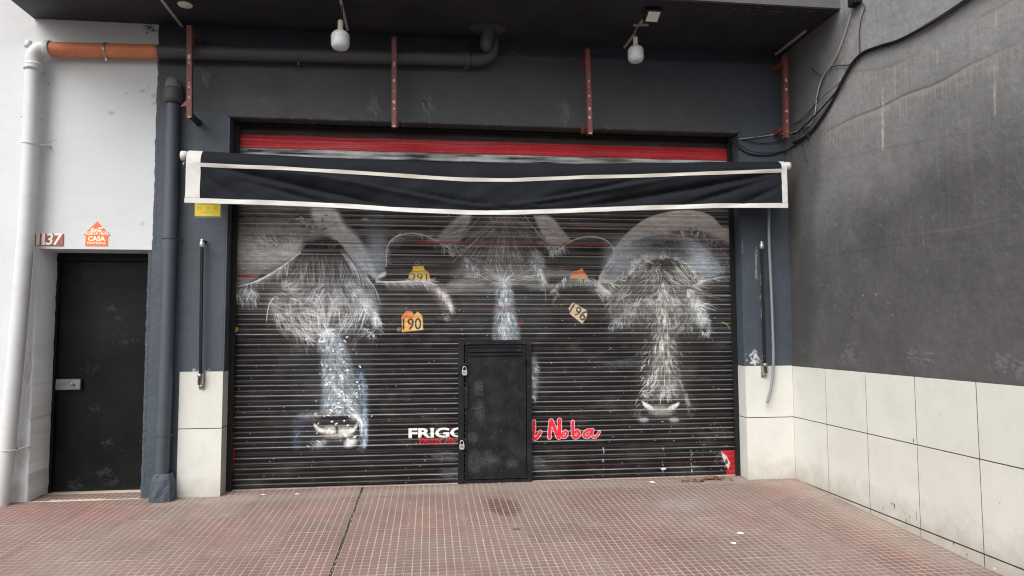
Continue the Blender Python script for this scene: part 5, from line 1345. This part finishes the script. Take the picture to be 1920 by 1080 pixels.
def bulb(px, py, r, y, label, top_py):
    p = at(px, py, y=y)
    t = thing('light_bulb', label, 'light bulb', tuple(p), group='unlit bulbs hanging under the overhang')
    part('diffuser', MB().lathe([(0, -1.0 * r), (.45 * r, -.98 * r), (.78 * r, -.84 * r), (.94 * r, -.6 * r), (1.0 * r, -.3 * r), (r, .35 * r)], (0, 0, 0), (0, 0, 1), M['bulbglass'], 32), t)
    part('housing', MB().lathe([(r * 1.02, .34 * r), (r * 1.02, .46 * r), (.95 * r, .72 * r), (.75 * r, .98 * r), (.45 * r, 1.14 * r), (.32 * r, 1.3 * r), (.30 * r, 1.5 * r)], (0, 0, 0), (0, 0, 1), M['bulbbase'], 32), t)
    part('lamp_socket', MB().lathe([(.24 * r, 1.48 * r), (.30 * r, 1.52 * r), (.30 * r, 2.25 * r), (.22 * r, 2.35 * r), (0, 2.36 * r)], (0, 0, 0), (0, 0, 1), M['bulbbase'], 20), t)
    zt = ZC - .004 - p[2]
    cd = MB(); cd.tube(sm3([(.004, 0, 2.3 * r), (-.012, 0, 2.3 * r + (zt - 2.3 * r) * .4), (-.006, .004, 2.3 * r + (zt - 2.3 * r) * .75), (.01, 0, zt)]), .003, M['cable'], 6)
    cd.tube(sm3([(.0, .004, 2.3 * r), (.012, 0.01, 2.3 * r + (zt - 2.3 * r) * .5), (.01, 0, zt)]), .003, M['cable'], 6)
    part('cord', cd, t)
bulb(638, 77, .071, -.55, 'unlit white bulb hanging from the ceiling above the left half of the shutter', 28)
bulb(1192, 103, .067, -.42, 'unlit white bulb hanging below the square floodlight, nearer the side wall', 60)
q = at(347, 9, z=ZC - .002)
part('ceiling_plate', MB().lathe([(.0, 0), (.052, 0), (.055, .004), (.055, .0075)], (0, 0, -.006), (0, 0, 1), M['bulbbase'], 28), loc=tuple(q), label='round white blanking plate on the ceiling near the leftmost bracket', cat='ceiling plate')
q = at(1223, 19, z=ZC)
fl = thing('floodlight', 'small square floodlight with pale lens fixed to the ceiling above the right bulb', 'floodlight', (q[0], q[1], ZC - .028))
fl.rotation_euler = (-.42, 0, 0)
part('housing', MB().box((-.066, -.06, -.035), (.066, .06, -.001), M['darksteel'], .004), fl)
part('lens', MB().box((-.048, -.048, -.039), (.048, .048, -.0355), M['ledface'], .001), fl)

# ------------------------------------------------------------------ awning
YA = -.30
top_l = np.array([(346, 279), (378, 280), (500, 287), (620, 293), (760, 299), (900, 303), (1040, 304), (1180, 303), (1310, 301), (1477, 300)], float)
mid_l = np.array([(346, 306), (378, 307), (520, 313), (690, 323), (790, 330), (870, 335), (960, 336), (1100, 330), (1200, 328), (1477, 317)], float)
bot_l = np.array([(352, 379), (380, 380), (520, 384), (640, 389), (760, 397), (880, 402), (960, 402), (1100, 397), (1200, 393), (1350, 389), (1473, 389)], float)
xa0, xa1 = at(347, 330, y=YA)[0], at(1476, 330, y=YA)[0]
def curve_z(pl):
    w_ = atv(pl, 1, YA); return w_[:, 0], w_[:, 2]
CT, CM, CB = curve_z(top_l), curve_z(mid_l), curve_z(bot_l)
def zt(x): return np.interp(x, *CT)
def zm(x): return np.interp(x, *CM)
def zbm(x): return np.interp(x, *CB)
CREASES = [(.06, .05, .34, .92, .085, .034), (.10, .42, .25, .98, .06, .02), (.16, .05, .46, .75, .11, -.022), (.30, .30, .56, .88, .07, .02), (.02, .15, .09, .9, .06, .014),
           (.99, .08, .62, .90, .085, .034), (.96, .30, .80, .96, .06, .024), (.99, .45, .91, .95, .05, .02), (.84, .05, .50, .85, .10, -.022), (.74, .15, .56, .62, .07, .022), (.70, .50, .44, .95, .06, .016), (.44, .70, .58, .78, .08, -.014)]
def S(u, v, off=0.0):
    """u 0..1 along the awning; v 0..1 rolled part, 1..2 hanging valance"""
    x = xa0 + (xa1 - xa0) * u
    zs = lambda f_: (f_(x - .04) + f_(x) + f_(x + .04)) / 3
    t_, m_, b_ = zs(zt), zs(zm), zs(zbm)
    ed = min(u, 1 - u) * 5; ed = min(1, ed)
    if v <= 1:
        z = t_ + (m_ - t_) * v
        y = YA + .055 * (1 - math.sin(min(1, v * 1.25) * math.pi / 2)) ** 1.4 + .004 * math.sin(u * 60 + v * 3) * v
        y += .006 * math.sin(u * 31 + 1) * (1 - v) * ed
    else:
        w_ = v - 1
        z = m_ + (b_ - m_) * w_
        f_ = 0.0
        for (ua, wa, ub, wb, sg, am) in CREASES:
            tt = ((u - ua) * (ub - ua) * 16 + (w_ - wa) * (wb - wa)) / ((ub - ua) ** 2 * 16 + (wb - wa) ** 2)
            tc = min(1, max(0, tt)); du = (u - ua - tc * (ub - ua)) * 4; dw = w_ - wa - tc * (wb - wa)
            sd_ = (dw * (ub - ua) * 4 - du * (wb - wa)); sd_ /= math.hypot((ub - ua) * 4, wb - wa)
            d2 = du * du + dw * dw
            f_ += am * math.exp(-d2 / (sg * sg)) * (1 if sd_ > 0 else .55) * math.sin(math.pi * min(1, max(0.0, .12 + .8 * tc)))
        env = min(1, w_ * 6) * min(1, (1.02 - w_) * 7); env = max(0, env) * min(1, min(u, 1 - u) * 18 + .15)
        y = YA + .004 * w_ + env * (1.75 * f_ + .004 * math.sin(2 * math.pi * (w_ * .8 + u * 9.3)) + .002 * math.sin(2 * math.pi * (u * 17 + w_ * 2.1)))
        y += .012 * math.sin(u * 11) * w_ * w_ * .35 * min(1, min(u, 1 - u) * 18)
    return (x, y - off, z)
awn = thing('awning', 'rolled-up dark navy awning with white trim sagging across the top of the shutter', 'awning')
def patch(u0, u1, nu, v0, v1, nv, off, m, th=0.0):
    q = MB(); V = [S(u0 + (u1 - u0) * i / nu, v0 + (v1 - v0) * j / nv, off) for i in range(nu + 1) for j in range(nv + 1)]
    F = [(i * (nv + 1) + j, (i + 1) * (nv + 1) + j, (i + 1) * (nv + 1) + j + 1, i * (nv + 1) + j + 1) for i in range(nu) for j in range(nv)]
    q.add(V, F, m, True)
    return q
# roll body: closed cloth tube behind
rb = MB(); nu = 80; pr = []
for i in range(nu + 1):
    u = i / nu; x = xa0 + (xa1 - xa0) * u; a_ = S(u, 0); r_ = (zt(x) - zm(x)) * .5
    cyc = YA + .055 + r_ * .15
    for k in range(12):
        an = math.pi / 2 - math.pi * k / 11 + 0.0
        pr.append((x, a_[1] + max(0, math.cos(math.pi / 2 - math.pi * k / 11)) * 0 + r_ * .9 * math.sin(math.pi * k / 11), zt(x) - .001 - 2 * r_ * k / 11))
rb.add(pr, [(i * 12 + k, (i + 1) * 12 + k, (i + 1) * 12 + k + 1, i * 12 + k + 1) for i in range(nu) for k in range(11)], M['navycloth'], True)
part('cloth_roll', rb, awn)
q = patch(0, 1, 220, 0, 1, 8, 0, M['navycloth']); part('rolled_cloth', q, awn)
q = patch(0, 1, 260, 1, 2, 26, 0, M['navycloth']); part('valance', q, awn)
part('middle_trim', patch(.022, .99, 200, .95, 1.08, 3, .004, M['creamtrim']), awn, label='cream trim band along the middle of the awning')
part('bottom_trim', patch(0.0, 1.0, 200, 1.885, 2.01, 3, .0035, M['whitetrim']), awn, label='white trim band along the bottom of the awning')
part('end_trim', patch(0.001, .0228, 6, 0, 1.88, 30, .0045, M['whitetrim']), awn)
part('end_trim', patch(.9895, .9995, 6, 0, 1.88, 30, .0045, M['whitetrim']), awn)
part('seam', patch(.0365, .0372, 1, 1.1, 1.87, 20, .0015, M['dark']), awn)
part('seam', patch(.068, .0686, 1, 0.05, 1.0, 6, .0015, M['dark']), awn)
for x_, s_ in ((xa0, -1), (xa1, 1)):
    zc_ = float(zt(x_)) - .045
    part('roller_end', MB().lathe([(0, s_ * .05), (.03, s_ * .05), (.038, s_ * .046), (.038, s_ * .006), (.03, 0), (.03, -s_ * .1)], (x_, YA + .045, zc_), (1, 0, 0), M['whitetrim'], 20), awn)
    part('wall_bracket', MB().box((x_ - s_ * .03 - .012, YA + .08, zc_ - .05), (x_ - s_ * .03 + .012, -.004, zc_ + .01), M['darksteel'], .002), awn)
q = at(343, 306, y=YA); part('crank_eye', MB().tube([(q[0], YA + .04, q[2] + .02), (q[0] - .01, YA + .03, q[2]), (q[0], YA + .03, q[2] - .015), (q[0] + .01, YA + .04, q[2])], .005, M['steel'], 6), awn)

# awning side rods on the pillars
def rod(p0, p1, lab, scr):
    A = at(*p0, y=-.05); B = at(*p1, y=-.05)
    t = thing('awning_rod', lab, 'awning rod', (B[0], -.05, B[2]), group='black awning rods on the pillars')
    dx, dz = A[0] - B[0], A[2] - B[2]
    part('rod', MB().tube([(0, 0, .08), (dx * .98, 0, dz - .02)], .013, M['blackmatt'], 12), t)
    part('rod_core', MB().tube([(.009, -.012, .09), (dx * .97 + .006, -.012, dz - .03)], .0035, M['darksteel'], 6), t)
    part('end_cap', MB().lathe([(.013, -.05), (.018, -.048), (.018, -.01), (.011, -.004), (.015, .004), (.013, .016), (0, .02)], (dx, 0, dz), (0, 0, 1), M['padlock'], 14), t)
    part('top_pin', MB().tube([(dx, 0, dz), (dx + .012, .049, dz)], .012, M['darksteel'], 8), t)
    b_ = MB(); b_.box((-.02, .028, -.03), (.03, .034, .13), M['steel'], .002); b_.box((-.018, -.01, .01), (-.012, .03, .1), M['steel']); b_.box((.018, -.01, .01), (.024, .03, .1), M['steel'])
    part('bracket', b_, t)
    part('bolt', MB().lathe([(0, -.02), (.015, -.02), (.017, -.014), (.017, .0)], (.003, .028, -.004), (0, 1, 0), M['steel'], 8), t)
    part('knuckle', MB().lathe([(0, -.02), (.016, -.02), (.016, .02), (0, .02)], (.0, -.004, .085), (0, 1, 0), M['steel'], 12), t)
rod((379, 452), (375, 724), 'black awning rod with pale cap on the left pillar, under the yellow sticker', 0)
rod((1428, 456), (1434, 702), 'black awning rod with chalky marks around its bracket on the right pillar', 1)
# hanging hose
hp_ = [at(1442, 386, y=-.09), at(1442, 450, y=-.08), at(1446, 540, y=-.06), at(1449, 620, y=-.05), at(1450, 680, y=-.05), at(1447, 720, y=-.055), at(1438, 756, y=-.06)]
part('hanging_hose', MB().tube(sm3(hp_), .0125, M['hose'], 12), label='thin grey hose hanging beside the rod on the right pillar, curling left at its end', cat='hose')

# ------------------------------------------------------------------ cables in the corner
def cpt3(px, py, o=.012):
    if px < 1482: return at(px, py, y=-o)
    return at(px, py, x=XC + .012 - o)
def cable(pts, r, m, label, o=.015, grp='cables draped over the side wall corner'):
    P = [cpt3(a, b, o) for a, b in pts]
    return part('cable', MB().tube(sm3(P), r, m, 6), label=label, cat='cable', group=grp)
cable([(2300, -330), (2050, -160), (1880, -45), (1812, 0), (1770, 28), (1720, 58), (1680, 79), (1650, 88), (1620, 100), (1600, 116), (1580, 150), (1560, 190), (1540, 222), (1516, 252), (1488, 268)], .012, M['cable'], 'thick black cable sweeping down the side wall from the upper edge')
cable([(2305, -327), (2055, -157), (1885, -42), (1818, 0), (1776, 26), (1726, 54), (1684, 75), (1655, 84), (1618, 98), (1597, 120), (1572, 165), (1548, 195), (1520, 225), (1495, 248), (1486, 252)], .007, M['cable'], 'second black cable running just above the thick one', .03)
cable([(1600, 8), (1588, 50), (1572, 95), (1556, 125), (1540, 150), (1532, 180), (1528, 212), (1520, 232), (1500, 244), (1486, 248), (1460, 251), (1420, 257), (1385, 261)], .0048, M['whitecable'], 'pale grey cable dropping from the slab corner to the shutter corner')
cable([(1602, 4), (1612, 4), (1621, 14), (1614, 40), (1611, 70), (1612, 100), (1608, 112)], .004, M['cable'], 'short black cable looping off the small box to the thick cable')
cable([(1604, 116), (1590, 122), (1565, 124), (1550, 135), (1540, 160), (1528, 195), (1510, 220), (1490, 234)], .004, M['cable'], 'thin black cable looping off the bundle to the left')
cable([(1516, 252), (1505, 262), (1490, 272), (1470, 284), (1440, 291), (1405, 288), (1385, 276), (1368, 260)], .0055, M['cable'], 'lowest black cable hanging in front of the blue corner')
cable([(1516, 250), (1495, 268), (1480, 280), (1445, 287), (1410, 284), (1388, 272), (1374, 258)], .004, M['cable'], 'slack black cable just above the lowest one in the corner', .03)
cable([(1475, 262), (1445, 268), (1420, 268), (1395, 262), (1378, 256)], .0035, M['cable'], 'short slack cable across the corner below the bracket')
cable([(1580, 150), (1545, 180), (1510, 215), (1485, 235), (1440, 250), (1400, 262)], .0022, M['cable'], 'hair-thin dark wire stretched to the shutter corner', .05)
cable([(1497, 245), (1500, 262), (1505, 275), (1508, 290), (1513, 304)], .003, M['cable'], 'loose cable end dangling below the cable knot')
cable([(1521, 128), (1530, 136), (1540, 142)], .003, M['cable'], 'loose stub of wire beside the pale cable')
cable([(960, 98), (990, 108), (1030, 113), (1075, 108), (1110, 98), (1150, 88)], .003, M['charcoal'], 'thin dark wire sagging along the wall behind the third bracket', .12, 'thin wires under the overhang')
kn = MB()
for k in range(9):
    a_ = cpt3(1512 + RNG.normal(0, 4), 240 + RNG.normal(0, 5), .025); b_ = cpt3(1516 + RNG.normal(0, 4), 250 + RNG.normal(0, 6), .02)
    kn.tube(sm3([a_, (np.array(a_) + b_) / 2 + (-.015, 0, .01), b_]), .004, M['cable'], 6)
part('cable_knot', kn, label='tangled knot tying the cables together at the wall corner', cat='cable knot')
q = cpt3(1603, 0, .03)
part('junction_box', MB().box((q[0] - .03, q[1] - .05, q[2] - .04), (q[0] + .028, q[1] + .05, q[2] + .06), M['blackmatt'], .004), label='small black box where the cables start at the slab corner', cat='junction box')

# ------------------------------------------------------------------ pavement
ang = math.atan(GS)
PV = MB()
def slope_sheet(mb, x0, x1, y0, y1, dz, m):
    mb.add([(x0, y0, gz(y0) + dz), (x1, y0, gz(y0) + dz), (x1, y1, gz(y1) + dz), (x0, y1, gz(y1) + dz)], [(0, 1, 2, 3)], m)
slope_sheet(PV, -40, 40, -4.6, .30, -.012, M['bed'])
pav = part('pavement', PV, kind='structure')
TS = .40
def tile_mesh(detail=True):
    mb = MB(); n = 8; t = TS - .003; s_ = t / n; gw = .0072
    mb.box((-t / 2, -t / 2, -.02), (t / 2, t / 2, -.0013), M['groove'])
    for i in range(n):
        for j in range(n):
            x0 = -t / 2 + i * s_ + gw / 2; x1 = x0 + s_ - gw; y0 = -t / 2 + j * s_ + gw / 2; y1 = y0 + s_ - gw
            b_ = .0012; z0, z1 = -.0013, .0
            V = [(x0, y0, z0), (x1, y0, z0), (x1, y1, z0), (x0, y1, z0), (x0 + b_, y0 + b_, z1), (x1 - b_, y0 + b_, z1), (x1 - b_, y1 - b_, z1), (x0 + b_, y1 - b_, z1)]
            mb.add(V, [(4, 5, 6, 7), (0, 1, 5, 4), (1, 2, 6, 5), (2, 3, 7, 6), (3, 0, 4, 7)], M['pad'])
    return mb
tmb = tile_mesh(); tme = tmb.mesh('paving_tile')
X0 = -.555; far = MB()
count = 0
def put_tile(cx_, cy_, as_obj):
    jz = random.uniform(-.0012, .0012); rz = random.choice([0, 1, 2, 3]) * math.pi / 2 + random.uniform(-.004, .004)
    if as_obj:
        o = part('paving_tile', tme, pav, (cx_, cy_, gz(cy_) + jz))
        o.rotation_euler = (ang + 0, 0, rz)
        R0 = Euler((ang, 0, 0)).to_matrix() @ Euler((0, 0, rz)).to_matrix(); o.rotation_euler = R0.to_euler()
    else:
        V = [(a_ + cx_, b_ + cy_, c_ + gz(b_ + cy_)) for a_, b_, c_ in tmb.v]
        o_ = len(far.v); far.v += V; far.f += [tuple(i + o_ for i in f_) for f_ in tmb.f]; far.mi += tmb.mi; far.sm += tmb.sm
far.mats = list(tmb.mats)
for r_ in range(11):
    cy_ = -.02 + .02 - r_ * TS + 0.0
    cy_ = -.0 - r_ * TS
    for k in range(-16, 10):
        cx_ = X0 + .009 + TS / 2 + k * TS if k >= 0 else X0 - .009 + TS / 2 + k * TS
        if k >= 8: cx_ += .008
        if cx_ + TS / 2 > XC + .3: continue
        put_tile(cx_, cy_, r_ < 7 and cx_ > -4.1)
part('outer_tiles', far, pav, kind='stuff')
# crumbs in the open joint
gr = MB()
for k in range(420):
    y = RNG.uniform(-2.7, 0.0); x = X0 + RNG.normal(0, .0045); a_ = RNG.uniform(.0015, .0045); z = gz(y) - .007 + RNG.uniform(0, .004)
    gr.add([(x + a_, y, z), (x, y + a_, z), (x - a_, y, z), (x, y - a_, z), (x, y, z + a_)], [(0, 1, 4), (1, 2, 4), (2, 3, 4), (3, 0, 4)], M['grit'] if RNG.random() < .8 else M['mortar'])
part('joint_grit', gr, pav, kind='stuff')
# mortar strip along the foot of the shutter
ms = MB(); V = []; n_ = 80
for i in range(n_ + 1):
    x = XL + .02 + (XR - XL - .03) * i / n_
    V += [(x, .172, .008), (x, .158 + RNG.normal(0, .005), .010 + RNG.normal(0, .0015)), (x, .14 + RNG.normal(0, .008), .004)]
ms.add(V, [(i * 3 + k, (i + 1) * 3 + k, (i + 1) * 3 + k + 1, i * 3 + k + 1) for i in range(n_) for k in (0, 1)], M['groove'], True)
part('mortar_strip', ms, pav)
kb = MB(); kb.box((-40, -4.75, -.5), (40, -4.6, gz(-4.6) + .002), M['kerb'], .008); part('kerb', kb, pav)
rd = MB(); rd.box((-120, -160, -.45), (120, -4.751, -.31), M['asphalt']); part('road', rd, kind='structure')

# litter
def leaf_patch(px, py, n, sx, lab):
    c_ = atg(px, py); q = MB()
    for k in range(n):
        x = RNG.normal(0, sx); y = RNG.normal(0, .018); s_ = RNG.uniform(.015, .045); a0 = RNG.uniform(0, 6.3); h = RNG.uniform(.0, .03) * math.exp(-(x / sx) ** 2)
        V = []
        for t_, w_ in ((0, 0), (.3, .3), (.6, .32), (1, 0), (.6, -.3), (.3, -.3)):
            lx = (t_ - .5) * s_; ly = w_ * s_; V.append((x + lx * math.cos(a0) - ly * math.sin(a0), y + lx * math.sin(a0) + ly * math.cos(a0), .004 + h + .4 * s_ * (abs(w_) + .3 * math.sin(t_ * 5))))
        q.add(V, [(0, 1, 5), (1, 2, 4, 5), (2, 3, 4)], M['leaf'])
    part('leaf_litter', q, loc=tuple(c_), label=lab, cat='dry leaves', kind='stuff')
leaf_patch(1336, 899, 60, .07, 'small heap of dry brown leaves at the foot of the red shutter corner')
leaf_patch(1300, 903, 26, .09, 'thin trail of dry leaf scraps left of the leaf heap')
def scrap(px, py, s_, lab, m='paper', nm='paper_scrap', cat='litter'):
    c_ = atg(px, py); n_ = 8; t = np.linspace(0, 2 * math.pi, n_, endpoint=False)
    V = [(s_ * math.cos(a_) * RNG.uniform(.5, 1.2), s_ * .6 * math.sin(a_) * RNG.uniform(.5, 1.2), .002 + RNG.uniform(0, .008)) for a_ in t] + [(0, 0, .014)]
    part(nm, MB().add(V, [(i, (i + 1) % n_, n_) for i in range(n_)], M[m]), loc=tuple(c_), label=lab, cat=cat, group='scraps of litter on the pavement')
scrap(1389, 1001, .03, 'white paper scrap on the right part of the pavement, the farther of two')
scrap(1376, 1020, .022, 'smaller white scrap on the right part of the pavement, nearer the camera')
scrap(1222, 905, .04, 'flat white scrap against the shutter foot under the right cow')
scrap(556, 928, .022, 'small white pebble of mortar at the shutter foot, left of the open joint')
scrap(494, 929, .03, 'pale lump of mortar by the left guide rail')
scrap(968, 993, .03, 'thin dark twig on the pavement below the oily stain', 'leaf', 'twig', 'twig')
